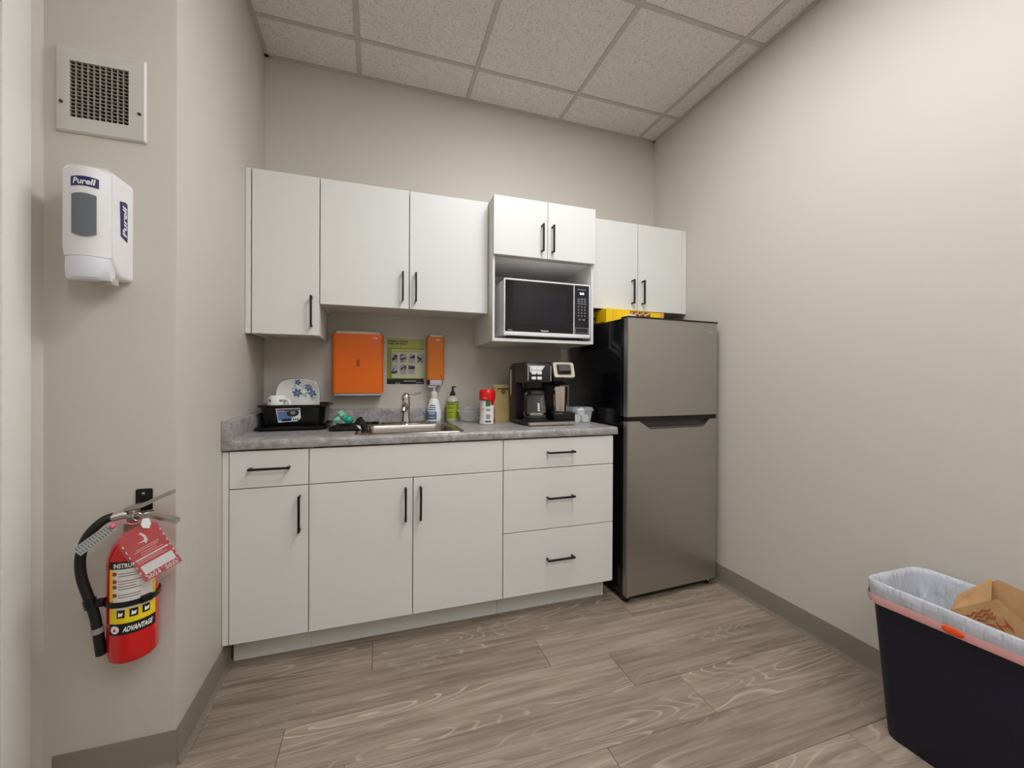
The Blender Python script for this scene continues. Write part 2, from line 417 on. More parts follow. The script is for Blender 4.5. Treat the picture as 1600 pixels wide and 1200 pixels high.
# recessed ceiling lights, out of view; those behind the camera are added fill
DIFF = [mat('light_diffuser', (246, 249, 255), .5, emit=LIGHT_POWER[0]), mat('light_diffuser_fill', (246, 249, 255), .5, emit=LIGHT_POWER[1])]
for k, (i, j, n_, m_) in enumerate(TROFFERS):
    a, b, c, e = tx[i] + .016, tx[i + n_] - .016, ty[j] + .016, ty[j + m_] - .016
    t = thing('ceiling_light', 'flat recessed ceiling light panel ' + ('closest to the kitchenette', 'added as fill behind the camera on the door side', 'added as fill behind the camera on the right wall side', 'added as fill at the far rear of the room')[k], 'ceiling light', ((a + b) / 2, (c + e) / 2, H), group='recessed ceiling lights')
    bm = bmesh.new()
    for q in ((a, b, c, c + .02), (a, b, e - .02, e), (a, a + .02, c + .02, e - .02), (b - .02, b, c + .02, e - .02)): box(bm, q[0], q[1], q[2], q[3], H + .004, H + .022)
    obj('frame', bm, TRIMW, t)
    obj('diffuser', bx(a + .021, b - .021, c + .021, e - .021, H + .008, H + .014), DIFF[min(k, 1)], t)

# ================================================================ CABINETS
# shared pull handle: square bar on two posts, along Z, door face at y = 0
bm = bmesh.new(); box(bm, -.0045, .0045, -.034, -.025, -.073, .073, bev=.001, seg=1)
for s in (-1, 1): box(bm, -.004, .004, -.026, 0, s * .067 - .004, s * .067 + .004)
finish(bm); HANDLE = bpy.data.meshes.new('handle'); bm.to_mesh(HANDLE); bm.free(); HANDLE.materials.append(BLACKM)
def handle(parent, x, y, z, horizontal=False):
    o = share('handle', HANDLE, parent, (x, y, z), (0, PI / 2, 0) if horizontal else (0, 0, 0)); return o
def front(name, parent, x0, x1, y, z0, z1, th=.018):
    return obj(name, bx(x0 + .0005, x1 - .0005, y, y + th, z0 + .0004, z1 - .0004, bev=.001, seg=1), WHITE, parent)
def carcass(parent, x0, x1, y0, y1, z0, z1, top=True, rec=.012, th=.016, name='body'):
    bm = bmesh.new()
    box(bm, x0, x0 + th, y0, y1, z0, z1); box(bm, x1 - th, x1, y0, y1, z0, z1)
    box(bm, x0 + th, x1 - th, y0, y1, z0 + rec, z0 + rec + th)
    if top: box(bm, x0 + th, x1 - th, y0, y1, z1 - th, z1)
    box(bm, x0 + th, x1 - th, y1 - .008, y1, z0 + rec + th, z1 - (th if top else 0))
    return obj(name, bm, WHITE, parent)

YU = 2.119; YM = 2.03; YD = 1.839; ZT = 2.111
# wall cabinet beside the alcove wall (long door)
t = thing('wall_cabinet', 'tall narrow white wall cabinet with one long door beside the side wall', 'cabinet', (-.41, 2.29, 1.364), group='white kitchenette cabinets')
carcass(t, -.545, -.263, YU + .0225, YB - .001, 1.364, ZT)
obj('filler_strip', bx(XL + .001, -.5465, YU + .001, YU + .019, 1.364, ZT, bev=.001, seg=1), WHITE, t)
dd = front('door', t, -.5425, -.2635, YU, 1.3645, ZT); handle(dd, -.296, YU, 1.475)
# wall cabinet over the sink (two doors)
t = thing('wall_cabinet', 'wide white two-door wall cabinet above the orange dispensers', 'cabinet', (.15, 2.29, 1.514), group='white kitchenette cabinets')
carcass(t, -.2615, .561, YU + .0225, YB - .001, 1.514, ZT)
dd = front('door', t, -.2605, .1487, YU, 1.5145, ZT); handle(dd, .117, YU, 1.623)
dd = front('door', t, .1513, .5605, YU, 1.5145, ZT); handle(dd, .181, YU, 1.623)
# microwave cabinet
t = thing('wall_cabinet', 'white wall cabinet with two small doors above an open microwave niche', 'cabinet', (.857, 2.24, 1.361), group='white kitchenette cabinets')
X0, X1 = .5625, 1.151
bm = bmesh.new(); Y0 = YM + .004
box(bm, X0, X0 + .012, Y0, YB - .001, 1.361, ZT - .003, bev=.0008, seg=1); box(bm, X1 - .016, X1, Y0, YB - .001, 1.361, ZT - .003, bev=.0008, seg=1)
box(bm, X0 + .012, X1 - .016, Y0, YB - .001, 1.361, 1.377); box(bm, X0 + .012, X1 - .016, YB - .009, YB - .001, 1.377, ZT - .02)
box(bm, X0 + .012, X1 - .016, YM + .019, YB - .009, ZT - .02, ZT - .003)
obj('body', bm, WHITE, t)
obj('shelf', bx(X0 + .012, X1 - .016, YM + .019, YB - .009, 1.802, 1.818), WHITE, t)
# (doors are laid over the body front)
for xa, xb, hx in ((X0, .8613, .827), (.8637, X1, .887)):
    dd = obj('door', bx(xa, xb, YM - .015, YM + .003, 1.807, ZT, bev=.0012, seg=1), WHITE, t); handle(dd, hx, YM - .015, 1.911)
# over-fridge cabinet
t = thing('wall_cabinet', 'white two-door wall cabinet above the refrigerator', 'cabinet', (1.5, 2.29, 1.583), group='white kitchenette cabinets')
carcass(t, 1.1525, 1.8525, YU + .0225, YB - .001, 1.583, ZT)
dd = front('door', t, 1.1535, 1.5005, YU, 1.5835, ZT); handle(dd, 1.46, YU, 1.694)
dd = front('door', t, 1.5035, 1.8285, YU, 1.5835, ZT); handle(dd, 1.532, YU, 1.694)
obj('filler_strip', bx(1.8305, XR - .002, YU + .001, YU + .019, 1.583, ZT, bev=.001, seg=1), WHITE, t)

# base cabinets
ZB, ZTOP = .1225, .8785
def base(label, x0, x1):
    t = thing('base_cabinet', label, 'cabinet', ((x0 + x1) / 2, 2.15, 0), group='white kitchenette cabinets')
    carcass(t, x0, x1, YD + .0225, YB - .001, ZB, ZTOP, top=False, rec=0)
    return t
t = base('narrow white base cabinet with one drawer over one door', -.5455, -.2665)
obj('filler_strip', bx(XL + .001, -.5475, YD + .001, YD + .019, ZB, .8735, bev=.001, seg=1), WHITE, t)
dd = front('drawer_front', t, -.545, -.267, YD, .7285, .8735); handle(dd, -.4035, YD, .805, True)
dd = front('door', t, -.545, -.267, YD, ZB, .7255); handle(dd, -.298, YD, .6155)
obj('toe_kick', bx(-.5565, -.2662, 1.937, 1.953, .0005, ZB - .0005), WHITE, t)
t = base('white sink base cabinet with two doors and a blank top panel', -.2655, .5638)
front('blank_panel', t, -.2645, .5633, YD, .7285, .8735)
dd = front('door', t, -.2645, .1482, YD, ZB, .7255); handle(dd, .117, YD, .6155)
dd = front('door', t, .1506, .5633, YD, ZB, .7255); handle(dd, .181, YD, .6155)
obj('toe_kick', bx(-.2655, .5638, 1.937, 1.953, .0005, ZB - .0005), WHITE, t)
t = base('white base cabinet with a stack of three drawers next to the refrigerator', .5652, 1.1605)
for z0, z1, hz in ((.7305, .8735, .806), (.4295, .7275, .5845), (ZB, .4265, .284)):
    dd = front('drawer_front', t, .5662, 1.16, YD, z0, z1); handle(dd, .858, YD, hz, True)
bm = bmesh.new(); box(bm, .5652, 1.1445, 1.937, 1.953, .0005, ZB - .0005); box(bm, 1.1445, 1.1605, 1.934, YB - .001, .0005, ZB - .0005)
obj('toe_kick', bm, WHITE, t)

# countertop with sink opening
CT, CB, CF, CX1 = .918, .8795, 1.829, 1.1815
SX0, SX1, SY0, SY1 = -.072, .362, 1.888, 2.315       # cut-out
t = thing('countertop', 'grey mottled stone-look laminate countertop with raised backsplash', 'countertop', (.3, 2.14, CB))
bm = bmesh.new()
def nose(y0): return [(y0, CT), (CF + .012, CT), (CF + .005, CT - .002), (CF + .0015, CT - .007), (CF, CT - .014), (CF, CB + .008), (CF + .002, CB + .002), (CF + .006, CB), (y0, CB)]
loft(bm, [[(x, p, z) for p, z in nose(SY0)] for x in (XL + .001, CX1)])
box(bm, XL + .001, SX0, SY0, YB - .001, CB, CT); box(bm, SX1, CX1, SY0, YB - .001, CB, CT); box(bm, SX0, SX1, SY1, YB - .001, CB, CT)
obj('worktop', bm, LAMI, t)
bm = bmesh.new()
loft(bm, [[(x, p, z) for p, z in ((YB - .019, CT), (YB - .001, CT), (YB - .001, .993), (YB - .013, .993), (YB - .017, .9915), (YB - .019, .987))] for x in (-.537, CX1)])
obj('backsplash', bm, LAMI, t)
obj('side_splash', bx(XL + .001, -.5375, CF - .0015, YB - .001, CB - .0005, .993, bev=.0025), LAMI, t)

# ================================================================ SINK AND FAUCET
t = thing('sink', 'single-bowl stainless steel drop-in sink in the grey countertop', 'sink', (.146, 2.1, CT))
bm = bmesh.new()
ox0, ox1, oy0, oy1 = -.096, .386, 1.862, 2.343
ix0, ix1, iy0, iy1 = -.055, .345, 1.903, 2.215
def ring(a, z): return [(p[0], p[1], z) for p in rrect(*a, n=6)]
loft(bm, [ring((ox0, ox1, oy0, oy1, .03), CT + .0005), ring((ox0 + .002, ox1 - .002, oy0 + .002, oy1 - .002, .03), CT + .004), ring((ox0 + .012, ox1 - .012, oy0 + .012, oy1 - .012, .03), CT + .006),
          ring((ix0 - .012, ix1 + .012, iy0 - .012, iy1 + .012, .055), CT + .005), ring((ix0, ix1, iy0, iy1, .05), CT + .001), ring((ix0 + .006, ix1 - .006, iy0 + .006, iy1 - .006, .05), CT - .02),
          ring((ix0 + .016, ix1 - .016, iy0 + .016, iy1 - .016, .05), CT - .15), ring((ix0 + .05, ix1 - .05, iy0 + .05, iy1 - .05, .04), CT - .172)], False, True)
obj('basin', bm, mat('sink_steel', (158, 151, 142), .24, 1.0, bump=.02, bscale=300, bstretch=(1, 12, 1)), t, ang=.9)
bm = bmesh.new(); lathe(bm, [(.0, CT - .170), (.044, CT - .170), (.042, CT - .1665), (.03, CT - .168), (0, CT - .168)], .146, 2.06, 28, cap=False); obj('drain', bm, CHROME, t)
t = thing('faucet', 'chrome single-lever kitchen faucet standing behind the sink bowl', 'faucet', (.146, 2.278, CT + .006))
FY = 2.278
bm = bmesh.new(); loft(bm, [[(p[0], p[1], CT + .0062) for p in rrect(.02, .272, FY - .027, FY + .027, .026)], [(p[0], p[1], CT + .012) for p in rrect(.02, .272, FY - .027, FY + .027, .026)], [(p[0], p[1], CT + .015) for p in rrect(.026, .266, FY - .022, FY + .022, .021)]])
obj('deck_plate', bm, CHROME, t)
bm = bmesh.new(); lathe(bm, [(.024, CT + .015), (.024, CT + .022), (.021, CT + .03), (.0205, CT + .07), (.022, CT + .09), (.0225, CT + .115), (.0205, CT + .128)], .146, FY, 28); obj('body', bm, CHROME, t)
bm = bmesh.new(); lathe(bm, [(.0205, CT + .129), (.0215, CT + .138), (.0205, CT + .152), (.015, CT + .163), (.006, CT + .168), (.0, CT + .169)], .146, FY, 28, cap=False); obj('lever_cap', bm, CHROME, t)
bm = bmesh.new(); tube(bm, smoothpath([(.160, FY - .006, CT + .148), (.182, FY - .016, CT + .157), (.205, FY - .026, CT + .166), (.222, FY - .032, CT + .170)], 4), [.0085] * 4 + [.0065] * 4 + [.006] * 4 + [.0075], 12); obj('lever', bm, CHROME, t)
bm = bmesh.new(); tube(bm, smoothpath([(.143, FY - .012, CT + .085), (.137, FY - .06, CT + .108), (.13, FY - .12, CT + .112), (.125, FY - .165, CT + .098), (.124, FY - .175, CT + .082)], 5), [.015] * 5 + [.0135] * 10 + [.0125] * 6, 14); obj('spout', bm, CHROME, t)
bm = bmesh.new(); tube(bm, [(.006, FY + .004, CT + .0115), (-.03, FY + .012, CT + .0115)], .006, 10); box(bm, -.068, -.025, FY + .004, FY + .024, CT + .0062, CT + .016, bev=.003)
o = tag(obj('scrub_brush', bm, BLKP), 'small black scrub brush lying at the back left of the sink rim', 'brush')

# ================================================================ REFRIGERATOR (local frame: x along the face, y into the body)
FA = .0498
fr = thing('refrigerator', 'stainless steel top-freezer refrigerator with black sides', 'refrigerator', (1.2185, 1.80, 0), FA)
FW, FZT = .612, 1.492
FBLK = mat('fridge_black_side', (9, 9, 13), .16)
obj('cabinet', bx(.006, FW - .006, .062, .606, .03, FZT - .006, bev=.004), FBLK, fr)
obj('hinge_cover', bx(.44, .54, .03, .1, FZT - .006, FZT + .004, bev=.003), BLKP, fr)
def fdoor(poly, name):
    bm = bmesh.new(); prism(bm, poly, 'y', 0, .032); 
    es = [e for e in bm.edges if all(abs(v.co.y) < 1e-6 for v in e.verts)]
    bmesh.ops.bevel(bm, geom=es, offset=.004, segments=2, affect='EDGES')
    return obj(name, bm, FRIDGE, fr)
up_d = fdoor([(0, .9705), (FW, .9705), (FW, FZT - .008), (0, FZT - .008)], 'freezer_door')
lo_d = fdoor([(0, .04), (FW, .04), (FW, .946), (.553, .946), (.505, .9065), (.145, .9065), (.083, .946), (0, .946)], 'fridge_door')
obj('door_liner', bx(.004, FW - .004, .0325, .0615, .9725, FZT - .01), BLKP, up_d)
obj('door_liner', bx(.004, FW - .004, .0325, .0615, .042, .944), BLKP, lo_d)
obj('top_trim', bx(-.001, FW + .001, -.001, .058, FZT - .0078, FZT, bev=.001, seg=1), BLKP, up_d)
bm = bmesh.new(); box(bm, .002, FW - .002, .006, .0318, .9465, .970)
obj('door_gap', bm, BLKP, fr)
bm = bmesh.new()
prism(bm, [(.0885, .9462), (.1475, .908), (.5025, .908), (.5475, .9462)], 'y', .020, .0318)
obj('handle_recess', bm, mat('recess_grey', (58, 54, 54), .35), lo_d)
bm = bmesh.new(); P = [(.083, .9462), (.145, .9065), (.505, .9065), (.553, .9462)]
tube(bm, [(p[0], .002, p[1]) for p in P], .0032, 8); obj('handle_trim', bm, BLKP, lo_d)
text('logo', 'Danby', .016, at_front(.557, -.0008, 1.432), mat('logo_silver', (206, 200, 195), .35), up_d, width=.042, bold=.0004)
bm = bmesh.new(); box(bm, .012, FW - .012, .03, .075, .012, .0395); obj('kick_plate', bm, BLKP, fr)
for x in (.03, FW - .03):
    bm = bmesh.new(); lathe(bm, [(.017, .0005), (.017, .008), (.009, .010), (.009, .03)], x, .045, 16); obj('foot', bm, BLKP, fr)
    obj('foot_screw', bx(x - .008, x + .008, .026, .0295, .018, .026, bev=.001, seg=1), STEEL, fr)
for x in (.03, FW - .03):
    bm = bmesh.new(); lathe(bm, [(.017, .0005), (.017, .03)], x, .56, 16); obj('foot', bm, BLKP, fr)

# boxes on top of the refrigerator, under the cabinet
YBOX = mat('carton_yellow', (244, 200, 6), .45); BRN = mat('carton_brown_print', (122, 62, 22), .45); CREAM = mat('carton_cream_print', (236, 196, 140), .5)
t = thing('snack_box', 'yellow cardboard snack carton with brown patterned edge on top of the refrigerator', 'box', (1.33, 2.16, FZT - .0055))
z0, z1 = FZT - .0055, 1.5745
obj('carton', bx(1.246, 1.405, 2.055, 2.27, z0, z1, bev=.001, seg=1), YBOX, t)
bm = bmesh.new(); box(bm, 1.2455, 1.246, 2.17, 2.268, z0 + .002, z0 + .055); box(bm, 1.2455, 1.246, 2.08, 2.17, z0 + .002, z0 + .014); obj('side_print', bm, BRN, t)
bm = bmesh.new()
for k in range(4): tube(bm, [(1.2452, 2.185 + k * .02, z0 + .02 + .006 * (k % 2)), (1.2452, 2.193 + k * .02, z0 + .036)], .0022, 6)
obj('side_motif', bm, CREAM, t)
bm = bmesh.new(); box(bm, 1.29, 1.2915, 2.0535, 2.055, z0 + .01, z1 - .002); box(bm, 1.31, 1.3115, 2.0535, 2.055, z0 + .01, z1 - .002); obj('fold_line', bm, mat('carton_fold', (206, 160, 0), .5), t)
t = thing('snack_box', 'yellow snack carton with cookie picture edge, right of the other carton on the refrigerator', 'box', (1.53, 2.16, FZT - .0055))
obj('carton', bx(1.41, 1.66, 2.075, 2.28, z0, 1.571, bev=.001, seg=1), YBOX, t)
obj('picture_band', bx(1.412, 1.56, 2.0742, 2.075, z0 + .03, 1.569), BRN, t)
bm = bmesh.new()
for k in range(11):
    x = 1.419 + k * .013; z = 1.556 + .006 * math.sin(k * 2.1); lathe(bm, [(.0, 0), (.0062, 0), (.0062, .0012), (0, .0012)], 0, 0, 10, cap=False)
    vs = [v for v in bm.verts if not v.tag]
    for v in vs:
        v.co = Vector((x + v.co.x, 2.0742 - v.co.z, z + v.co.y)); v.tag = True
obj('cookie_print', bm, CREAM, t)
obj('end_badge', bx(1.633, 1.657, 2.0742, 2.075, 1.545, 1.567), mat('carton_peach', (226, 150, 96), .5), t)
tag(obj('paper_packet', prism(bmesh.new(), [(1.345, z0), (1.41, z0), (1.408, z0 + .045), (1.375, z0 + .052), (1.348, z0 + .04)], 'y', 2.0, 2.045), PAPER), 'small white paper packet in front of the yellow cartons on the refrigerator', 'packet')

# ================================================================ MICROWAVE
mw = thing('microwave', 'white-framed countertop microwave oven with black door in the cabinet niche', 'microwave', (.872, 2.22, 1.377))
MY = 2.022; mx0, mx1, mz0, mz1 = .621, 1.124, 1.392, 1.690
MWH = mat('microwave_white', (228, 227, 230), .35)
obj('housing', bx(mx0 + .003, mx1 - .003, MY + .02, 2.41, mz0 + .003, mz1 - .003, bev=.006), MWH, mw)
bm = bmesh.new()
box(bm, mx0, mx1, MY, MY + .0195, mz0, mz0 + .021, bev=.003); box(bm, mx0, mx1, MY, MY + .0195, mz1 - .009, mz1, bev=.003)
box(bm, mx0, mx0 + .007, MY, MY + .0195, mz0 + .015, mz1 - .005, bev=.002); box(bm, mx1 - .007, mx1, MY, MY + .0195, mz0 + .015, mz1 - .005, bev=.002)
obj('front_frame', bm, MWH, mw)
dr = obj('door', bx(mx0 + .0072, 1.021, MY + .001, MY + .019, mz0 + .0212, mz1 - .0092, bev=.001, seg=1), mat('microwave_black_glass', (8, 8, 11), .06), mw)
obj('window', bx(mx0 + .05, .975, MY + .0002, MY + .001, mz0 + .062, mz1 - .055, bev=.0002, seg=1), mat('window_mesh', (17, 16, 26), .08), dr)
obj('divider', bx(1.0212, 1.0262, MY - .0005, MY + .019, mz0 + .0212, mz1 - .0092), MWH, mw)
cp = obj('control_panel', bx(1.0264, mx1 - .0072, MY + .001, MY + .019, mz0 + .0212, mz1 - .0092, bev=.001, seg=1), mat('microwave_panel', (20, 20, 26), .25), mw)
text('logo', 'Panasonic', .012, at_front(.852, MY + .0004, mz0 + .031), INKW, dr, width=.044, bold=.0002)
text('badge', 'inverter', .009, at_front(.655, MY + .0004, mz0 + .029), INKW, dr, width=.026, shear=.3)
text('panel_heading', 'Panasonic', .006, at_front(1.071, MY + .0004, mz1 - .030), INKW, cp, width=.05)
obj('display', bx(1.05, 1.092, MY + .0005, MY + .001, mz1 - .063, mz1 - .040), mat('display_dark', (10, 18, 48), .1), cp)
text('clock_digits', '2:46', .016, at_front(1.072, MY + .0003, mz1 - .0515), mat('display_digits', (200, 225, 255), .3, emit=2.5), cp, width=.026, bold=.0004)
KEY = mat('key_grey', (120, 120, 128), .4)
bmk = bx(-.0075, .0075, -.0004, .0, -.0035, .0035); finish(bmk); KM = bpy.data.meshes.new('key'); bmk.to_mesh(KM); bmk.free(); KM.materials.append(KEY)
bmk = bmesh.new(); lathe(bmk, [(.0, 0), (.0046, 0), (.0046, .0004), (0, .0004)], 0, 0, 12, cap=False); put(bmk, FRONT); finish(bmk); KR = bpy.data.meshes.new('key'); bmk.to_mesh(KR); bmk.free(); KR.materials.append(KEY)
for r in range(3):
    for c in range(3): share('key', KM, cp, (1.052 + c * .0195, MY + .0009, mz1 - .083 - r * .0125))
for r in range(4):
    for c in range(3): share('key', KR, cp, (1.052 + c * .0195, MY + .0009, mz1 - .125 - r * .0165))
for c in range(2): share('key', KM, cp, (1.060 + c * .024, MY + .0009, mz1 - .196))
bm = bmesh.new()
for q in ((1.031, 1.112, mz0 + .0545, mz0 + .0565), (1.031, 1.112, mz0 + .0265, mz0 + .0285), (1.031, 1.033, mz0 + .0285, mz0 + .0545), (1.110, 1.112, mz0 + .0285, mz0 + .0545)): box(bm, q[0], q[1], MY - .001, MY + .002, q[2], q[3])
bt = obj('door_button', bx(1.033, 1.110, MY - .0002, MY + .0012, mz0 + .0285, mz0 + .0545, bev=.001, seg=1), mat('door_button_dark', (34, 34, 36), .3), cp)
obj('button_frame', bm, GREYP, bt)
for x in (mx0 + .04, mx1 - .04):
    for y in (2.06, 2.37):
        bm = bmesh.new(); lathe(bm, [(.014, 1.3775), (.016, 1.382), (.016, 1.3945)], x, y, 16); obj('foot', bm, DKGREY, mw)
tag(obj('power_plug', prism(bmesh.new(), rrect(.765, .805, 1.6925, 1.712, .006), 'y', 2.2, 2.235), BLKP), 'small black power plug lying on top of the microwave', 'plug')

# ================================================================ THINGS ON THE BACK WALL
# paper towel dispenser
t = thing('paper_towel_dispenser', 'large orange paper towel dispenser on the back wall', 'dispenser', (-.1, YB, 1.063))
obj('back_box', bx(-.222, .021, 2.372, YB - .001, 1.064, 1.414, bev=.006), GREYP, t)
def shell(bm, x0, x1, z0, z1, yf, yb, r):
    # cover bowed at its left and right edges
    n = 6; pr = [(x0, yb)] + [(x0 + r - r * math.cos(PI / 2 * k / n), yf + r - r * math.sin(PI / 2 * k / n)) for k in range(n + 1)] + [(x1 - r + r * math.sin(PI / 2 * k / n), yf + r - r * math.cos(PI / 2 * k / n)) for k in range(n + 1)] + [(x1, yb)]
    loft(bm, [[(x, y, z) for x, y in pr] for z in (z0, z1)]); return bm
cv = obj('cover', shell(bmesh.new(), -.232, .031, 1.084, 1.404, 2.349, 2.40, .02), ORANGE, t)
obj('top_strip', prism(bmesh.new(), [(-.213, 1.4045), (.012, 1.4045), (.006, 1.4165), (-.207, 1.4165)], 'y', 2.356, 2.371), mat('pale_plastic', (214, 208, 200), .4), t)
obj('bottom_lip', bx(-.221, .020, 2.354, 2.3715, 1.070, 1.0835, bev=.003), mat('lip_grey', (190, 186, 184), .4), t)
bm = bmesh.new()
for k in range(6): box(bm, -.109, -.093, 2.3485, 2.3492, 1.230 + k * .0062, 1.2335 + k * .0062)
obj('view_slots', bm, mat('slot_dark', (92, 22, 8), .5), cv)
text('maker_mark', 'TORK', .009, at_front(-.013, 2.3486, 1.383), INKW, cv, width=.027, bold=.0004)
# hand washing poster
po = thing('poster', 'laminated green hand washing poster with small photos between the orange dispensers', 'poster', (.155, YB, 1.127))
PY = YB - .0015
px0, px1, pz0, pz1 = .044, .265, 1.127, 1.401
obj('laminate_sheet', bx(px0, px1, PY, YB - .0005, pz0, pz1), mat('laminated_border', (206, 204, 196), .18), po)
G1 = mat('poster_green', (140, 146, 44), .22); G2 = mat('poster_pale_green', (196, 202, 164), .22); G3 = mat('poster_olive', (168, 172, 92), .22)
def sheet(name, x0, x1, z0, z1, m, k): return obj(name, bx(x0, x1, PY - .0003 * k, PY - .0003 * (k - 1), z0, z1), m, po)
sheet('green_ground', px0 + .006, px1 - .006, pz0 + .005, pz1 - .006, G1, 1)
sheet('heading_band', px0 + .006, px1 - .006, pz1 - .058, pz1 - .006, G3, 2)
sheet('text_panel', px0 + .034, px1 - .006, pz0 + .040, pz1 - .068, G2, 2)
sheet('foot_band', px0 + .006, px1 - .006, pz0 + .005, pz0 + .036, INK, 2)
sheet('intro_box', px0 + .04, px1 - .02, pz1 - .086, pz1 - .072, G3, 3)
text('heading', 'Imagine winning', .0125, at_front(px0 + .066, PY - .0008, pz1 - .022), INK, po, width=.11, bold=.0004)
text('heading', 'Happy Birthdays', .0125, at_front(px0 + .063, PY - .0008, pz1 - .036), INK, po, width=.106, bold=.0004)
PH = [mat('poster_photo_dark', (40, 40, 56), .2), mat('poster_photo_light', (166, 164, 172), .2)]
bg = bx(-.0185, .0185, -.0003, 0, -.0265, .0265); finish(bg); PHM = bpy.data.meshes.new('photo'); bg.to_mesh(PHM); bg.free(); PHM.materials.append(PH[1])
for i in range(7):
    x = px0 + .047 + (i % 4) * .0488; z = pz1 - .118 - (i // 4) * .066
    ph = share('photo', PHM, po, (x, PY - .0006, z))
    bm = bmesh.new(); rr_ = random.Random(i)
    for k in range(3):
        cx = x - .0185 + .037 * rr_.random(); cz = z - .026 + .05 * rr_.random(); ang = rr_.uniform(-.9, .9); ln = .012 + .012 * rr_.random()
        q = [(cx - ln * math.cos(ang), cz - ln * math.sin(ang) - .004), (cx + ln * math.cos(ang), cz + ln * math.sin(ang) - .005), (cx + ln * math.cos(ang), cz + ln * math.sin(ang) + .004), (cx - ln * math.cos(ang), cz - ln * math.sin(ang) + .006)]
        q = [(min(max(a, x - .018), x + .018), min(max(b, z - .026), z + .026)) for a, b in q]
        prism(bm, q, 'y', PY - .00115 - k * .0001, PY - .00095)
    obj('hand_shape', bm, PH[0], po)
bm = bmesh.new()
prism(bm, [(px0 + .052, pz0 + .006), (px0 + .066, pz0 + .006), (px0 + .060, pz0 + .018)], 'y', PY - .0012, PY - .0007); prism(bm, [(px0 + .068, pz0 + .006), (px0 + .080, pz0 + .006), (px0 + .073, pz0 + .018)], 'y', PY - .0012, PY - .0007)
box(bm, px0 + .10, px0 + .17, PY - .001, PY - .0007, pz0 + .020, pz0 + .026); box(bm, px0 + .17, px1 - .012, PY - .001, PY - .0007, pz0 + .012, pz0 + .016)
obj('foot_marks', bm, mat('print_grey', (150, 150, 150), .3), po)
# soap dispenser
t = thing('soap_dispenser', 'small amber-orange soap dispenser to the right of the hand washing poster', 'dispenser', (.318, YB, 1.124))
obj('back_box', bx(.274, .362, 2.39, YB - .001, 1.13, 1.414, bev=.005), DKGREY, t)
cv = obj('cover', shell(bmesh.new(), .268, .368, 1.158, 1.405, 2.369, 2.41, .012), ORANGE2, t)
obj('top_strip', prism(bmesh.new(), [(.284, 1.4055), (.356, 1.4055), (.353, 1.4165), (.287, 1.4165)], 'y', 2.374, 2.389), MATS['pale_plastic'], t)
obj('push_bar', bx(.284, .354, 2.366, 2.389, 1.124, 1.1575, bev=.006), mat('push_bar_grey', (186, 182, 184), .4), t)
text('maker_mark', 'TORK', .008, at_front(.33, 2.3685, 1.388), INKW, cv, width=.024, bold=.0003)
obj('lock_slot', bx(.346, .352, 2.3683, 2.3692, 1.172, 1.190, bev=.0003, seg=1), mat('slot_red', (150, 30, 10), .5), cv)

# ================================================================ THINGS ON THE COUNTER
# drain tray, dish tub, plate, mug
def tubring(a, z): return [(p[0], p[1], z) for p in rrect(*a, n=6)]
t = thing('drain_tray', 'shallow black plastic drain tray under the dish tub', 'tray', (-.38, 2.26, CT))
bm = bmesh.new()
A = (-.534, -.224, 2.098, 2.418, .05)
def ins(a, d, r=None): return (a[0] + d, a[1] - d, a[2] + d, a[3] - d, max(.01, a[4] - d * .5))
loft(bm, [tubring(ins(A, .014), CT + .0005), tubring(A, CT + .012), tubring(A, CT + .017), tubring(ins(A, .008), CT + .019), tubring(ins(A, .016), CT + .012), tubring(ins(A, .024), CT + .006)])
obj('tray_body', bm, BLKP, t)
t = thing('dish_tub', 'black plastic dish drying tub with a paper label on its front', 'dish rack', (-.38, 2.27, CT + .0065))
bm = bmesh.new(); RB = (-.505, -.248, 2.165, 2.385, .04); RT = (-.532, -.230, 2.142, 2.412, .05)
zt = 1.036
loft(bm, [tubring(RB, CT + .0065), tubring(RB, CT + .012), tubring(ins(RT, .008), zt - .012), tubring(RT, zt - .010), tubring(RT, zt - .002), tubring(ins(RT, .003), zt), tubring(ins(RT, .010), zt - .002), tubring(ins(RT, .013), zt - .012), tubring(ins(RB, .004), CT + .042), tubring(ins(RB, .006), CT + .040)])
tb = obj('tub_body', bm, mat('tub_black', (12, 12, 13), .24), t)
bm = bmesh.new()
tube(bm, [(p[0], p[1], zt - .006) for p in rrect(*RT, n=6)], .0062, 8, closed=True)
obj('rim', bm, MATS['tub_black'], t)
# label on the sloping front wall
fa = Vector((0, RB[2] - .0012, CT + .012)); fb = Vector((0, RT[2] + .008 - .0012, zt - .012)); fd = (fb - fa)
def onfront(x, z): k = (z - fa.z) / fd.z; return (x, fa.y + fd.y * k, z)
def lab(name, poly, m, k, par):
    bm = bmesh.new(); rings = [[(Vector(onfront(*p)) + Vector((0, -.0004 * k + dd, 0))) for p in poly] for dd in (0, .0004)]
    return obj(name, loft(bm, rings), m, par)
lb = lab('label', [(-.443, .953), (-.362, .958), (-.347, .973), (-.349, 1.0215), (-.452, 1.0195)], INKW, 1, t)
lab('label_blue', [(-.442, .962), (-.386, .964), (-.386, .975), (-.362, .985), (-.354, 1.012), (-.446, 1.011)], mat('print_blue', (98, 132, 180), .4), 2, lb)
lab('label_navy', [(-.428, .959), (-.388, .960), (-.388, .971), (-.428, .970)], mat('print_dark_navy', (20, 28, 70), .4), 3, lb)
lab('label_top_bar', [(-.446, 1.010), (-.352, 1.012), (-.352, 1.0165), (-.446, 1.0145)], INK, 3, lb)
lab('label_red_mark', [(-.443, 1.003), (-.414, 1.0035), (-.414, 1.0115), (-.443, 1.011)], mat('print_rose', (206, 150, 164), .4), 4, lb)
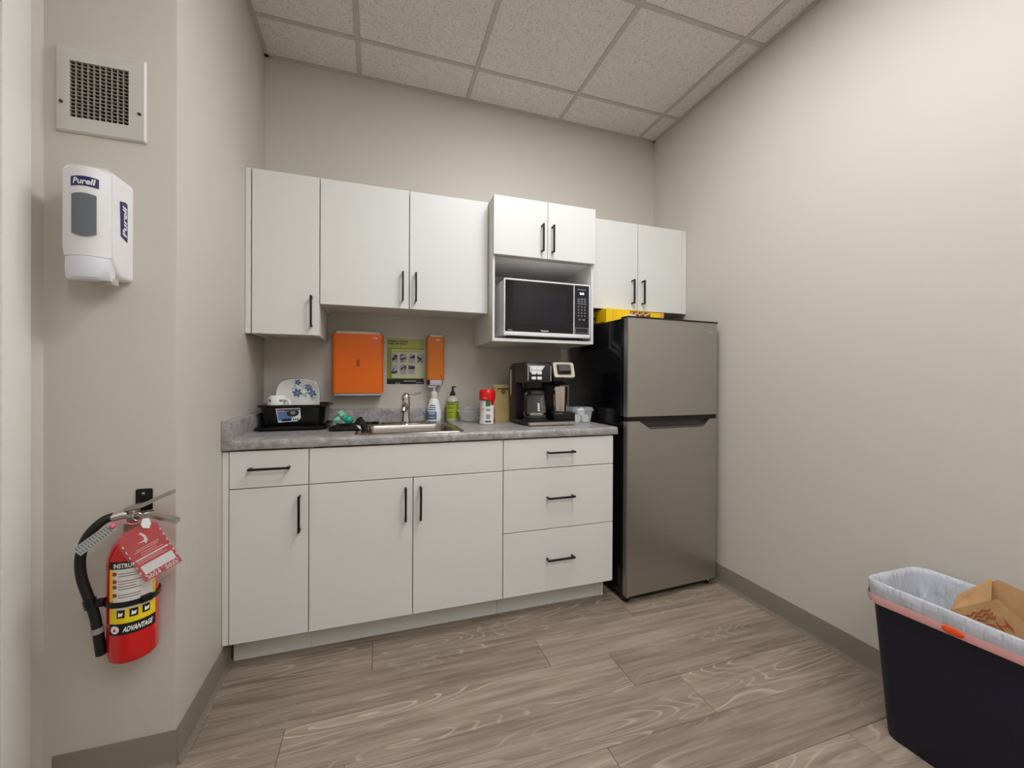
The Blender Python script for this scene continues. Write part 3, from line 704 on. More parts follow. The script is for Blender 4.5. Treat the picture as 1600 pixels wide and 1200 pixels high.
lab('label_picture', [(-.406, .990), (-.397, .983), (-.372, .982), (-.358, .988), (-.354, 1.002), (-.362, 1.009), (-.392, 1.009), (-.405, 1.003)], mat('print_dark_olive', (38, 42, 32), .4), 4, lb)
lab('label_dish', [(-.392, .996), (-.378, .988), (-.368, .996), (-.372, 1.006), (-.388, 1.006)], mat('print_khaki', (150, 146, 110), .4), 5, lb)
for k in range(3): lab('label_mark', [(-.381 + k * .009, .963), (-.376 + k * .009, .963), (-.376 + k * .009, .971), (-.381 + k * .009, .971)], INK, 3, lb)
# plate, rounded square, leaning back in the tub
PLM = mat('plate_white', (216, 214, 208), .15, coat=.3); BLUE = mat('plate_blue_print', (84, 104, 134), .25); BLUE2 = mat('plate_blue_pale', (140, 158, 178), .25)
t = thing('plate', 'rounded square white plate with blue flowers standing in the dish tub', 'plate', (-.378, 2.275, CT + .042))
def squircle(r, n=40, e=3.2): return [(math.copysign(abs(math.cos(a)) ** (2 / e), math.cos(a)) * r, math.copysign(abs(math.sin(a)) ** (2 / e), math.sin(a)) * r) for a in (2 * PI * k / n for k in range(n))]
lean = Matrix.Translation((-.3785, 2.272, CT + .0425)) @ Matrix.Rotation(-.13, 4, 'X') @ Matrix.Translation((0, 0, .0995))
def plate_ring(r, y): return [lean @ Vector((a, y, b)) for a, b in squircle(r)]
bm = bmesh.new(); loft(bm, [plate_ring(.0993, -.010), plate_ring(.0995, -.013), plate_ring(.098, -.014), plate_ring(.078, -.004), plate_ring(.074, -.0015), plate_ring(.04, -.001)], False, True)
R0 = [plate_ring(.0993, -.010), plate_ring(.08, .001), plate_ring(.05, .003)]; loft(bm, R0, False, True); bmesh.ops.remove_doubles(bm, verts=bm.verts, dist=1e-5)
pb = obj('dish', bm, PLM, t)
bm = bmesh.new(); tube(bm, plate_ring(.0997, -.0115), .0019, 6, closed=True); obj('rim_line', bm, mat('plate_rim_grey', (64, 62, 62), .4), t)
def yface(a, b):
    r = max(abs(a), abs(b)); return -.0022 if r < .074 else -.0022 - (r - .074) * .5
def petals(cx, cz, r, n, m):
    bm = bmesh.new()
    for k in range(n):
        a = 2 * PI * k / n + cx * 30; c = Vector((cx + r * .62 * math.cos(a), cz + r * .62 * math.sin(a)))
        q = []
        for i in range(10):
            b = 2 * PI * i / 10; ex = r * .5 * math.cos(b); ez = r * .32 * math.sin(b)
            x = c.x + ex * math.cos(a) - ez * math.sin(a); z = c.y + ex * math.sin(a) + ez * math.cos(a); q.append(lean @ Vector((x, yface(x, z) - .0006, z)))
        bm.faces.new([bm.verts.new(p) for p in q])
    return obj('flower_print', bm, m, pb)
for cx, cz, r, n, m in ((-.006, .030, .021, 6, BLUE), (.046, .058, .019, 6, BLUE), (.064, .028, .020, 5, BLUE), (-.004, .082, .014, 5, BLUE), (.030, .022, .013, 3, BLUE2), (.018, .062, .012, 3, BLUE2), (-.018, .056, .013, 3, BLUE2), (.068, .004, .010, 3, BLUE2)): petals(cx, cz, r, n, m)
# mug upside down
t = thing('mug', 'white mug turned upside down in the dish tub', 'mug', (-.458, 2.212, CT + .041))
bm = bmesh.new(); mz = CT + .0425
lathe(bm, [(.0385, mz), (.042, mz), (.0435, mz + .02), (.043, mz + .06), (.0405, mz + .098), (.036, mz + .112), (.028, mz + .1175), (.0275, mz + .1155), (0, mz + .1155)], -.458, 2.212, 32, cap=False)
obj('cup', bm, WHP, t)
bm = bmesh.new(); tube(bm, smoothpath([(-.425, 2.186, mz + .098), (-.405, 2.176, mz + .096), (-.396, 2.172, mz + .075), (-.398, 2.173, mz + .04), (-.42, 2.184, mz + .025)], 5), .0065, 10)
obj('mug_handle', bm, WHP, t)
bm = bmesh.new()
for a in (-2.2, -1.0): 
    for dz in (.07, .095): wv = patch(-.007, .007, mz + dz - .005, mz + dz + .005, 4); wrap(wv, -.458, 2.212, .0434 if dz < .08 else .0418, a); me = bpy.data.meshes.new('tmp'); wv.to_mesh(me); wv.free(); bm.from_mesh(me); bpy.data.meshes.remove(me)
obj('mug_print', bm, mat('print_mid_grey', (110, 110, 110), .4), t)

# black glove-like cloth and green scrubbers beside the sink
t = thing('cleaning_cloth', 'crumpled black cleaning cloth draped over the left edge of the sink', 'cloth', (-.13, 2.08, CT))
bm = bmesh.new(); nx, ny = 30, 26; V = []
for j in range(ny + 1):
    rowv = []
    for i in range(nx + 1):
        u, v = i / nx, j / ny
        x = -.212 + .165 * u; y = 2.02 + .16 * v
        r = math.sqrt(((u - .5) * 2) ** 2 + ((v - .5) * 2) ** 2)
        e = max(0, 1 - r ** 3 * .75)
        n1 = noise.noise(Vector((u * 4.3, v * 4.1, 2.2))); n2 = noise.noise(Vector((u * 10, v * 9, 7.7)))
        z = CT + .010 + e * (.010 + .020 * abs(n1) + .008 * abs(n2)) + .030 * max(0, 1 - ((u - .80) / .16) ** 2) * max(0, 1 - ((v - .6) / .35) ** 2)
        x += .006 * n2 + .02 * (.5 - abs(v - .5)) * (u - .5); y += .012 * n1
        rowv.append(bm.verts.new((x, y, z)))
    V.append(rowv)
for j in range(ny):
    for i in range(nx):
        if ((i / nx - .5) * 2) ** 2 + ((j / ny - .5) * 2) ** 2 < 1.5: bm.faces.new((V[j][i], V[j][i + 1], V[j + 1][i + 1], V[j + 1][i]))
bmesh.ops.delete(bm, geom=[v for v in bm.verts if not v.link_faces], context='VERTS')
g = bmesh.ops.extrude_face_region(bm, geom=list(bm.faces))
for v in [q for q in g['geom'] if isinstance(q, bmesh.types.BMVert)]: v.co.z -= .0035
obj('fabric', bm, mat('cloth_black', (14, 14, 15), .65, bump=.3, bscale=900), t, ang=2.0)
bm = bmesh.new(); tube(bm, smoothpath([(-.075, 2.03, CT + .024), (-.062, 2.02, CT + .020), (-.054, 2.0, CT + .004), (-.048, 1.98, CT - .02), (-.045, 1.972, CT - .035)], 4), [.009] * 4 + [.008] * 4 + [.007] * 4 + [.006] * 5, 8); obj('hanging_tail', bm, MATS['cloth_black'], t)
obj('care_tag', prism(bmesh.new(), [(-.094, CT + .030), (-.076, CT + .026), (-.070, CT + .008), (-.079, CT + .012)], 'y', 2.0, 2.002), PAPER, t)
TEAL = mat('teal_plastic', (24, 158, 130), .25); PALEG = mat('pale_green_mesh', (120, 186, 156), .6, var=.2, vscale=120)
t = thing('dish_brush', 'teal knob dish brush with pale green bristles lying on the black cloth', 'brush', (-.13, 2.07, CT + .03))
bm = bmesh.new(); bmesh.ops.create_uvsphere(bm, u_segments=20, v_segments=12, radius=.0195, matrix=Matrix.Translation((-.128, 2.042, CT + .052)) @ Matrix.Diagonal((1.1, 1, .95, 1))); obj('knob', bm, TEAL, t)
for k, (dx, dy, dz, r) in enumerate(((-.034, .028, .074, .018), (-.05, .014, .05, .014), (-.022, .036, .055, .013))):
    bm = bmesh.new(); bmesh.ops.create_icosphere(bm, subdivisions=3, radius=r, matrix=Matrix.Translation((-.128 + dx, 2.042 + dy, CT + dz)))
    for v in bm.verts: v.co += Vector((1, .6, .8)) * .008 * noise.noise(v.co * 90 + Vector((k, 0, 0)))
    obj('bristle_tuft', bm, PALEG, t)

# foaming soap bottle
t = thing('soap_bottle', 'white pump soap bottle with a blue label behind the sink', 'bottle', (.311, 2.384, CT))
cx, cy = .311, 2.386
def oval(prof, sx=1.0, sy=.8, seg=32): return lathe(bmesh.new(), prof, cx, cy, seg, sx, sy)
obj('bottle', oval([(.034, CT + .0005), (.039, CT + .004), (.0415, CT + .02), (.0415, CT + .045), (.038, CT + .075), (.032, CT + .10), (.026, CT + .122), (.022, CT + .130), (.018, CT + .133)]), mat('bottle_white', (238, 240, 242), .25), t)
obj('collar', lathe(bmesh.new(), [(.0165, CT + .1335), (.0185, CT + .136), (.0185, CT + .150), (.020, CT + .154), (.019, CT + .166), (.008, CT + .175)], cx, cy, 28), mat('pump_white', (226, 224, 220), .4), t)
bm = lathe(bmesh.new(), [(.0055, CT + .175), (.0055, CT + .198)], cx, cy, 16)
box(bm, cx - .034, cx + .013, cy - .011, cy + .011, CT + .196, CT + .205, bev=.003); obj('pump_head', bm, MATS['pump_white'], t)
def wrapo(name, x0, x1, z0, z1, m, a0, R, k, par, sy=.8):
    bm = patch(x0, x1, z0, z1, 14, 4)
    for v in bm.verts:
        a = a0 + v.co.x / .0415; z = v.co.y; rr = R(z) + .0004 * k
        v.co = Vector((cx + rr * math.cos(a), cy + rr * sy * math.sin(a), z))
    return obj(name, bm, m, par)
def Rb(z):
    z -= CT; P = [(.0, .034), (.004, .039), (.02, .0415), (.045, .0415), (.075, .038), (.10, .032), (.122, .026)]
    for (a, b), (c, d) in zip(P[:-1], P[1:]):
        if z <= c: return b + (d - b) * (z - a) / (c - a)
    return .026
A0 = -PI / 2 - .28
wrapo('label', -.048, .022, CT + .012, CT + .058, mat('label_slate_blue', (76, 104, 140), .35), A0, Rb, 1, t)
for k, (z, x0, x1) in enumerate(((CT + .090, -.022, .016), (CT + .078, -.026, .018), (CT + .066, -.034, .016))): wrapo('print_line', x0, x1, z, z + .0055, mat('print_slate', (58, 62, 86), .4), A0, Rb, 1, t)
for z in (CT + .050, CT + .042, CT + .024): wrapo('print_line', -.030, .012, z, z + .0025, INKW, A0, Rb, 2, t)

# dish soap bottle
t = thing('dish_soap_bottle', 'clear pump bottle of dish soap with lime green label and black pump', 'bottle', (.42, 2.386, CT))
cx, cy = .420, 2.388
obj('bottle', lathe(bmesh.new(), [(.033, CT + .0005), (.036, CT + .004), (.0365, CT + .115), (.035, CT + .123), (.028, CT + .134), (.016, CT + .141), (.0145, CT + .147)], cx, cy, 32), mat('soap_liquid', (190, 196, 176), .15, coat=.4), t)
obj('pump', lathe(bmesh.new(), [(.0155, CT + .1475), (.0155, CT + .160), (.013, CT + .166), (.0065, CT + .174), (.0055, CT + .195), (.006, CT + .198), (.006, CT + .203)], cx, cy, 20), BLKP, t)
bm = bx(cx - .006, cx + .020, cy - .006, cy + .006, CT + .1955, CT + .2025, bev=.002); obj('nozzle', bm, BLKP, t)
lb = obj('label', wrap(patch(-.056, .05, CT + .012, CT + .108, 20), cx, cy, .0369, -PI / 2 - .15), mat('label_lime', (166, 186, 40), .4), t)
obj('label_edge', wrap(patch(-.056, .05, CT + .108, CT + .1125, 20), cx, cy, .0370, -PI / 2 - .15), INK, lb)
for k, (z, a, b, h) in enumerate(((.096, -.035, .010, .007), (.080, -.034, .008, .003), (.072, -.034, .010, .003), (.050, -.03, .012, .004), (.04, -.034, .012, .002), (.030, -.032, .01, .002), (.022, -.034, .012, .003))):
    obj('print_line', wrap(patch(a, b, CT + z, CT + z + h, 10), cx, cy, .0373, -PI / 2 - .15), mat('print_dark_green', (70, 84, 26), .4), lb)
obj('label_panel', wrap(patch(.02, .046, CT + .02, CT + .10, 6), cx, cy, .0372, -PI / 2 - .15), mat('label_olive', (140, 160, 36), .4), lb)

# clear bowl and spoon
t = thing('plastic_bowl', 'clear round plastic bowl between the dish soap and the red-lidded canister', 'bowl', (.505, 2.33, CT))
cx, cy = .508, 2.33
bm = lathe(bmesh.new(), [(.0, CT + .001), (.045, CT + .001), (.05, CT + .003), (.058, CT + .03), (.063, CT + .055), (.069, CT + .057), (.071, CT + .060), (.069, CT + .063), (.063, CT + .061), (.056, CT + .03), (.048, CT + .004), (0, CT + .003)], cx, cy, 40, cap=False); obj('bowl_body', bm, CLEAR, t)
bm = bmesh.new(); tube(bm, [(cx + .070 * math.cos(2 * PI * k / 40), cy + .070 * math.sin(2 * PI * k / 40), CT + .0605) for k in range(40)], .0026, 6, closed=True); obj('bowl_rim', bm, clear('rim_plastic', (226, 224, 218), .55), t)
bm = lathe(bmesh.new(), [(.066, CT + .064), (.064, CT + .074), (.05, CT + .084), (.0, CT + .086)], cx, cy, 40, cap=False); obj('domed_lid', bm, clear('lid_plastic', (214, 212, 206), .10), t)
t = thing('spoon', 'grey spoon leaning inside the clear plastic bowl', 'spoon', (cx, cy - .02, CT + .004))
bm = bmesh.new(); tube(bm, smoothpath([(cx - .028, cy - .026, CT + .007), (cx - .008, cy - .022, CT + .020), (cx + .018, cy - .018, CT + .045)], 4), .0022, 8); bmesh.ops.create_uvsphere(bm, u_segments=16, v_segments=8, radius=.012, matrix=Matrix.Translation((cx - .031, cy - .026, CT + .0085)) @ Matrix.Diagonal((1.3, .9, .3, 1))); obj('spoon_body', bm, mat('spoon_grey', (120, 116, 110), .3, .6), t)

# creamer canister
t = thing('creamer_canister', 'white printed canister with a red lid next to the brown paper bag', 'canister', (.57, 2.152, CT))
cx, cy = .570, 2.160
obj('can', lathe(bmesh.new(), [(.040, CT + .0005), (.043, CT + .003), (.043, CT + .012), (.0405, CT + .035), (.0395, CT + .07), (.0395, CT + .11), (.0385, CT + .128)], cx, cy, 36), mat('can_white', (232, 228, 226), .35), t)
lid = obj('lid', lathe(bmesh.new(), [(.0395, CT + .1285), (.0435, CT + .131), (.0445, CT + .145), (.0445, CT + .170), (.042, CT + .182), (.036, CT + .188), (.0, CT + .189)], cx, cy, 36, cap=False), mat('lid_red', (214, 22, 20), .3), t)
fa_ = math.atan2(-cy, -cx)
def cpatch(name, a, b, z0, z1, m, k=1, R=.0403): return obj(name, wrap(patch(a, b, CT + z0, CT + z1, 8), cx, cy, R + .0004 * k, fa_), m, t)
cpatch('red_swoosh', .020, .048, .105, .1285, MATS['lid_red']); cpatch('green_badge', -.008, .018, .098, .128, mat('print_green', (16, 116, 58), .4), 2)
cpatch('text_block', -.006, .018, .072, .086, GREYP); cpatch('text_block', -.006, .018, .030, .056, GREYP, 1, .0412); cpatch('text_block', -.010, .022, .012, .022, mat('print_charcoal', (84, 80, 80), .5), 1, .0432); cpatch('text_block', -.036, -.014, .080, .086, mat('print_rose2', (214, 178, 178), .5))
cpatch('red_edge', .046, .058, .018, .090, mat('print_maroon', (132, 34, 30), .4), 1, .0418); cpatch('brown_picture', .040, .060, .004, .030, mat('print_cocoa', (120, 88, 50), .4), 2, .0428)
bm = wrap(text_bm('coffee', .010, width=.03, bold=.0003), cx, cy, .0449, fa_ - .35)
for v in bm.verts: v.co.z += CT + .143
obj('lid_lettering', bm, mat('lid_pale_print', (244, 150, 130), .4), lid, recalc=False)

# kraft coffee bag
t = thing('coffee_bag', 'upright kraft paper coffee bag with folded top beside the coffee maker', 'bag', (.692, 2.31, CT))
KRAFT = mat('kraft_gold', (196, 170, 112), .6, var=.06, vscale=14, bump=.15, bscale=60)
bm = bmesh.new()
def bagring(z, hw, y0, y1): return [(.692 - hw, y0, z), (.692 + hw, y0, z), (.692 + hw + .002, (y0 + y1) / 2, z), (.692 + hw, y1, z), (.692 - hw, y1, z), (.692 - hw - .002, (y0 + y1) / 2, z)]
loft(bm, [bagring(CT + .0005, .050, 2.275, 2.345), bagring(CT + .03, .052, 2.272, 2.348), bagring(CT + .10, .052, 2.275, 2.345), bagring(CT + .16, .0525, 2.285, 2.335), bagring(CT + .19, .053, 2.296, 2.318), bagring(CT + .212, .053, 2.299, 2.306)])
obj('pouch', bm, KRAFT, t, ang=.25)
obj('top_fold', bx(.640, .745, 2.290, 2.2975, CT + .190, CT + .214, bev=.002), mat('kraft_pale', (210, 188, 134), .6), t)
bm = bmesh.new(); box(bm, .668, .752, 2.2865, 2.2895, CT + .188, CT + .193, bev=.001, seg=1); obj('tin_tie', bm, mat('tin_tie_brown', (104, 84, 46), .5), t)
bm = bmesh.new(); lathe(bm, [(.0, 0), (.014, 0), (.014, .002), (.009, .003), (.009, .0005), (0, .0005)], 0, 0, 24, cap=False); put(bm, Matrix.Translation((.700, 2.2825, CT + .172)) @ Matrix.Rotation(PI / 2 - .12, 4, 'X')); obj('valve', bm, mat('valve_brown', (120, 100, 62), .5), t)

# ---------------------------------------------------------------- coffee maker
cm = thing('coffee_maker', 'black two-way coffee maker with glass carafe and steel travel mug side', 'coffee maker', (.87, 2.12, CT))
BP = mat('coffee_black', (15, 13, 14), .28); BRW = mat('coffee_brown_black', (46, 36, 36), .35); CHM = mat('champagne_metal', (214, 204, 186), .28, .75)
c0, c1 = .728, 1.012
bm = bmesh.new(); prism(bm, [(c0 + .004, 2.27), (c0, 2.04), (c0 + .022, 1.972), (c1 - .004, 1.972), (c1, 1.98), (c1, 2.27)], 'z', CT + .006, CT + .028); obj('base', bm, BP, cm)
bm = bmesh.new(); prism(bm, [(c0 + .010, 2.03), (c0 + .020, 1.967), (c1 - .002, 1.967), (c1 - .002, 1.9715), (c0 + .0235, 1.9715), (c0 + .0145, 2.03)], 'z', CT + .005, CT + .021); obj('chrome_band', bm, STEEL, cm)
for x in (c0 + .03, c1 - .03):
    for y in (2.0, 2.24): obj('foot', lathe(bmesh.new(), [(.008, CT + .0005), (.008, CT + .007)], x, y, 12), BLKP, cm)
obj('tower', bx(c0 + .002, c1 - .004, 2.16, 2.27, CT + .028, CT + .325, bev=.008), BRW, cm)
obj('water_gauge', bx(c0 - .001, c0 + .003, 2.225, 2.240, CT + .155, CT + .30, bev=.0008, seg=1), mat('gauge_white', (214, 208, 202), .3), cm)
# brew head on the left
bm = bmesh.new(); loft(bm, [[(x, y, z) for x, y in rrect(c0 + .001, .882, 1.995, 2.165, .014)] for z in (CT + .228, CT + .318)] + [[(x, y, CT + .330) for x, y in rrect(c0 + .008, .876, 2.004, 2.165, .012)]])
hd = obj('brew_head', bm, BRW, cm)
obj('brew_lid', bx(c0 + .012, .874, 2.01, 2.26, CT + .3302, CT + .336, bev=.002), BP, cm)
fp = obj('front_panel', bx(c0 + .012, .878, 1.987, 1.9948, CT + .230, CT + .320, bev=.003), mat('panel_gloss', (22, 25, 32), .05, coat=.5), cm)
bm = bmesh.new(); box(bm, c0 + .0115, c0 + .018, 1.984, 1.9869, CT + .236, CT + .316, bev=.001, seg=1); box(bm, .868, .874, 1.984, 1.9869, CT + .236, CT + .316, bev=.001, seg=1); obj('panel_edge', bm, STEEL, fp)
bm = bmesh.new(); prism(bm, [(c0 + .024, CT + .316), (c0 + .024, CT + .285), (c0 + .036, CT + .277), (c0 + .078, CT + .277), (c0 + .092, CT + .290), (c0 + .110, CT + .316)], 'y', 1.9862, 1.9869); obj('panel_plate', bm, mat('panel_silver', (214, 216, 218), .25), fp)
bb = bx(-.0125, .0125, -.0022, 0, -.0075, .0075, bev=.0015, seg=2); finish(bb); BTN = bpy.data.meshes.new('button'); bb.to_mesh(BTN); bb.free(); BTN.materials.append(WHP)
for r in range(3):
    for c in range(2): share('button', BTN, fp, (c0 + .047 + c * .032, 1.9861, CT + .300 - r * .0225 - (.004 if r == 2 else 0)))
obj('filter_basket', lathe(bmesh.new(), [(.050, CT + .192), (.060, CT + .200), (.062, CT + .2275)], .806, 2.075, 28), BP, cm)
# carafe
k0 = CT + .0295
obj('warming_plate', lathe(bmesh.new(), [(.066, CT + .0283), (.066, CT + .034), (.060, CT + .035)], .808, 2.055, 32), DKGREY, cm)
cr = thing('carafe', 'glass coffee carafe with black handle and lid standing in the coffee maker', 'carafe', (.808, 2.055, CT + .0355))
bm = lathe(bmesh.new(), [(.0, CT + .0362), (.055, CT + .0362), (.061, CT + .042), (.063, CT + .055), (.062, CT + .075), (.057, CT + .115), (.052, CT + .145), (.050, CT + .160), (.048, CT + .160), (.050, CT + .145), (.055, CT + .115), (.060, CT + .075), (.061, CT + .055), (.059, CT + .044), (.054, CT + .0385), (0, CT + .0385)], .808, 2.055, 36, cap=False); obj('glass_jug', bm, GLASS, cr)
obj('coffee_dregs', lathe(bmesh.new(), [(.053, CT + .039), (.0585, CT + .045), (.0595, CT + .054), (.0, CT + .054)], .808, 2.055, 32, cap=False), mat('coffee_liquid', (28, 16, 10), .1), cr)
obj('lid', lathe(bmesh.new(), [(.0515, CT + .1605), (.053, CT + .164), (.053, CT + .176), (.045, CT + .184), (.0, CT + .186)], .808, 2.055, 32, cap=False), DKGREY, cr)
obj('metal_band', lathe(bmesh.new(), [(.0634, CT + .056), (.0637, CT + .060), (.0634, CT + .067), (.0626, CT + .067), (.0626, CT + .056)], .808, 2.055, 36, cap=False), CHROME, cr)
ha = math.atan2(-.60, -.8)
def hp(r, z): return (.808 + r * math.cos(ha), 2.055 + r * math.sin(ha), CT + z)
bm = bmesh.new(); tube(bm, smoothpath([hp(.050, .172), hp(.080, .174), hp(.092, .160), hp(.093, .11), hp(.088, .065), hp(.064, .058)], 5), .0085, 10); obj('carafe_handle', bm, BP, cr)
bm = bmesh.new()
for k in range(7):
    wv = wrap(patch(-.003, .003, CT + .075 + k * .011, CT + .0775 + k * .011, 2), .808, 2.055, .0628 - k * .00135, -PI / 2 + .35); me = bpy.data.meshes.new('t'); wv.to_mesh(me); wv.free(); bm.from_mesh(me); bpy.data.meshes.remove(me)
for k in range(4):
    wv = wrap(patch(-.006, .006, CT + .078 + k * .011, CT + .086 + k * .011, 3), .808, 2.055, .0625 - k * .0014, -PI / 2 - .02); me = bpy.data.meshes.new('t'); wv.to_mesh(me); wv.free(); bm.from_mesh(me); bpy.data.meshes.remove(me)
obj('level_marks', bm, INKW, cr)
# single serve side
bm = bmesh.new(); loft(bm, [[(x, y, z) for x, y in rrect(.889, c1, 2.0, 2.165, .012)] for z in (CT + .236, CT + .30)] + [[(x, y, CT + .336) for x, y in rrect(.886, c1 + .004, 2.03, 2.165, .012)]]); obj('pod_head', bm, BP, cm)
tilt = Matrix.Translation((.952, 1.998, CT + .296)) @ Matrix.Rotation(-.32, 4, 'X')
def tilted(bm): return put(bm, tilt)
bm = bmesh.new(); ro = rrect(-.062, .062, -.043, .043, .012); ri = rrect(-.043, .043, -.030, .031, .010)
loft(bm, [[(x, .012, z) for x, z in ro], [(x, .0, z) for x, z in ro], [(x * .97, -.004, z * .97) for x, z in ro], [(x, -.004, z) for x, z in ri], [(x, .003, z) for x, z in ri]], True, True); pf = obj('pod_frame', tilted(bm), CHM, cm)
obj('pod_face', tilted(bx(-.044, .044, .0005, .0035, -.031, .032)), mat('pod_grey', (100, 96, 94), .25, .5), pf)
bm = bmesh.new(); prism(bm, [(-.012, .022), (-.004, .030), (.002, .030), (.002, -.012), (-.016, -.010)], 'x', -.032, .034); lv = obj('lever', tilted(bm), mat('lever_grey', (120, 118, 122), .2, .8), pf)
obj('lever_shadow_gap', tilted(bx(-.034, .036, -.012, .002, -.019, -.0125, bev=.002)), BP, pf)
bm = bmesh.new(); loft(bm, [[(x, y, CT + .2355) for x, y in rrect(.894, 1.008, 2.005, 2.165, .012)], [(x, y, CT + .214) for x, y in rrect(.915, .99, 2.02, 2.165, .012)]]); obj('spout_block', bm, BP, cm)
obj('cup_stand', bx(.886, c1 - .001, 1.974, 2.16, CT + .0283, CT + .066, bev=.005), BP, cm)
bm = bmesh.new(); lathe(bm, [(.046, CT + .0662), (.046, CT + .070), (.042, CT + .070)], .945, 2.035, 28); obj('drip_tray', bm, DKGREY, cm)
# steel travel mug
t = thing('travel_mug', 'brushed steel travel mug standing under the pod side of the coffee maker', 'mug', (.944, 2.035, CT + .0702))
tc_ = Vector((.945, 2.035))
bm = bmesh.new(); lathe(bm, [(.036, CT + .0703), (.039, CT + .073), (.042, CT + .10), (.044, CT + .19), (.044, CT + .205), (.041, CT + .205), (.040, CT + .10), (0, CT + .08)], tc_.x, tc_.y, 36, cap=False)
obj('mug_body', bm, mat('travel_steel', (226, 216, 206), .16, 1.0), t)

# clear clamshell with white coffee pods
t = thing('pod_container', 'clear plastic lidded container holding white pods at the counter end', 'container', (1.098, 2.09, CT))
bm = bmesh.new(); A = (1.038, 1.160, 2.045, 2.145, .015); B = (1.048, 1.150, 2.055, 2.135, .012)
loft(bm, [tubring(B, CT + .001), tubring(A, CT + .066), tubring((1.033, 1.165, 2.04, 2.15, .015), CT + .068), tubring((1.033, 1.165, 2.04, 2.15, .015), CT + .070), tubring(ins(A, .001), CT + .068), tubring(ins(B, .001), CT + .002)]); obj('tub', bm, CLEAR, t)
bm = bmesh.new(); loft(bm, [tubring((1.032, 1.166, 2.039, 2.151, .015), CT + .0705), tubring((1.032, 1.166, 2.039, 2.151, .015), CT + .074), tubring((1.040, 1.158, 2.047, 2.143, .012), CT + .088), tubring((1.046, 1.152, 2.053, 2.137, .012), CT + .089)]); obj('lid', bm, clear('clamshell_lid', (225, 228, 228), .18), t)
for x, y, z, lab_ in ((1.072, 2.095, .0225, 'white coffee pod at the left in the clear container'), (1.126, 2.095, .0225, 'white coffee pod at the right in the clear container'), (1.099, 2.095, .0535 + .0065, 'white coffee pod resting on top of the other two pods')):
    bm = bmesh.new(); lathe(bm, [(.0, -.022), (.013, -.022), (.0155, -.020), (.0205, .018), (.0225, .019), (.0225, .021), (.016, .0212), (.015, .0195), (0, .0195)], 0, 0, 24, cap=False)
    put(bm, Matrix.Translation((x, y, CT + z + .0025)) @ Matrix.Rotation(PI / 2, 4, 'X')); tag(obj('coffee_pod', bm, WHP), lab_, 'coffee pod', 'pods in the clear container')

# ================================================================ THE PIER: vent, sanitizer, extinguisher
t = thing('wall_vent', 'white egg-crate return air grille high on the pier wall', 'vent', (-.742, YN, 1.84))
vx0, vx1, vz0, vz1 = -.844, -.641, 1.840, 2.075; gx0, gx1, gz0, gz1 = -.811, -.679, 1.880, 2.035
VW = mat('vent_white', (206, 202, 194), .4)
bm = bmesh.new()
O_ = [(vx0, vz0), (vx1, vz0), (vx1, vz1), (vx0, vz1)]; I_ = [(gx0, gz0), (gx1, gz0), (gx1, gz1), (gx0, gz1)]
def rg(p, y, d=0): return [(x + (d if x < -.742 else -d), y, z + (d if z < 1.96 else -d)) for x, z in p]
loft(bm, [rg(O_, YN - .0005), rg(O_, YN - .004), rg(O_, YN - .009, .004), rg(I_, YN - .013, -.006), rg(I_, YN - .013), rg(I_, YN - .0005)], False, False); obj('frame', bm, VW, t, ang=.2)
obj('duct_back', bx(gx0, gx1, YN - .0018, YN - .0006, gz0, gz1), mat('duct_dark', (30, 28, 26), .9), t)
nV, nH = 10, 15
FINM = mat('fin_grey', (176, 170, 160), .4, .3)
bm = bx(-.0009, .0009, -.011, -.002, -(gz1 - gz0) / 2, (gz1 - gz0) / 2); finish(bm); FV = bpy.data.meshes.new('fin'); bm.to_mesh(FV); bm.free(); FV.materials.append(FINM)
bm = bx(-(gx1 - gx0) / 2, (gx1 - gx0) / 2, -.0105, -.0025, -.0008, .0008); finish(bm); FH = bpy.data.meshes.new('fin'); bm.to_mesh(FH); bm.free(); FH.materials.append(FINM)
for k in range(1, nV): share('fin', FV, t, (gx0 + (gx1 - gx0) * k / nV, YN, (gz0 + gz1) / 2))
for k in range(1, nH): share('fin', FH, t, ((gx0 + gx1) / 2, YN, gz0 + (gz1 - gz0) * k / nH))
for x, z in ((-.655, 1.918), (-.829, 1.918)):
    bm = lathe(bmesh.new(), [(.0, -.0035), (.0042, -.003), (.0045, 0)], 0, 0, 14, cap=False); put(bm, Matrix.Translation((x, YN - .0105, z)) @ Matrix.Rotation(-PI / 2, 4, 'X')); obj('screw', bm, DKGREY, t)

# hand sanitizer dispenser
t = thing('sanitizer_dispenser', 'white wall-mounted hand sanitizer dispenser with grey window on the pier', 'dispenser', (-.73, YN, 1.41))
DW = mat('dispenser_white', (232, 231, 230), .3)
def sec(y, x0, x1, z0, z1, r): return [(a, y, b) for a, b in rrect(x0, x1, z0, z1, r, 6)]
bm = bmesh.new()
loft(bm, [sec(YN - .001, -.788, -.674, 1.432, 1.712, .012), sec(YN - .010, -.788, -.674, 1.430, 1.713, .014), sec(YN - .045, -.786, -.676, 1.428, 1.717, .02), sec(YN - .062, -.785, -.678, 1.440, 1.718, .02), sec(YN - .075, -.784, -.679, 1.458, 1.718, .02), sec(YN - .085, -.784, -.680, 1.480, 1.718, .02)])
obj('shell', bm, DW, t)
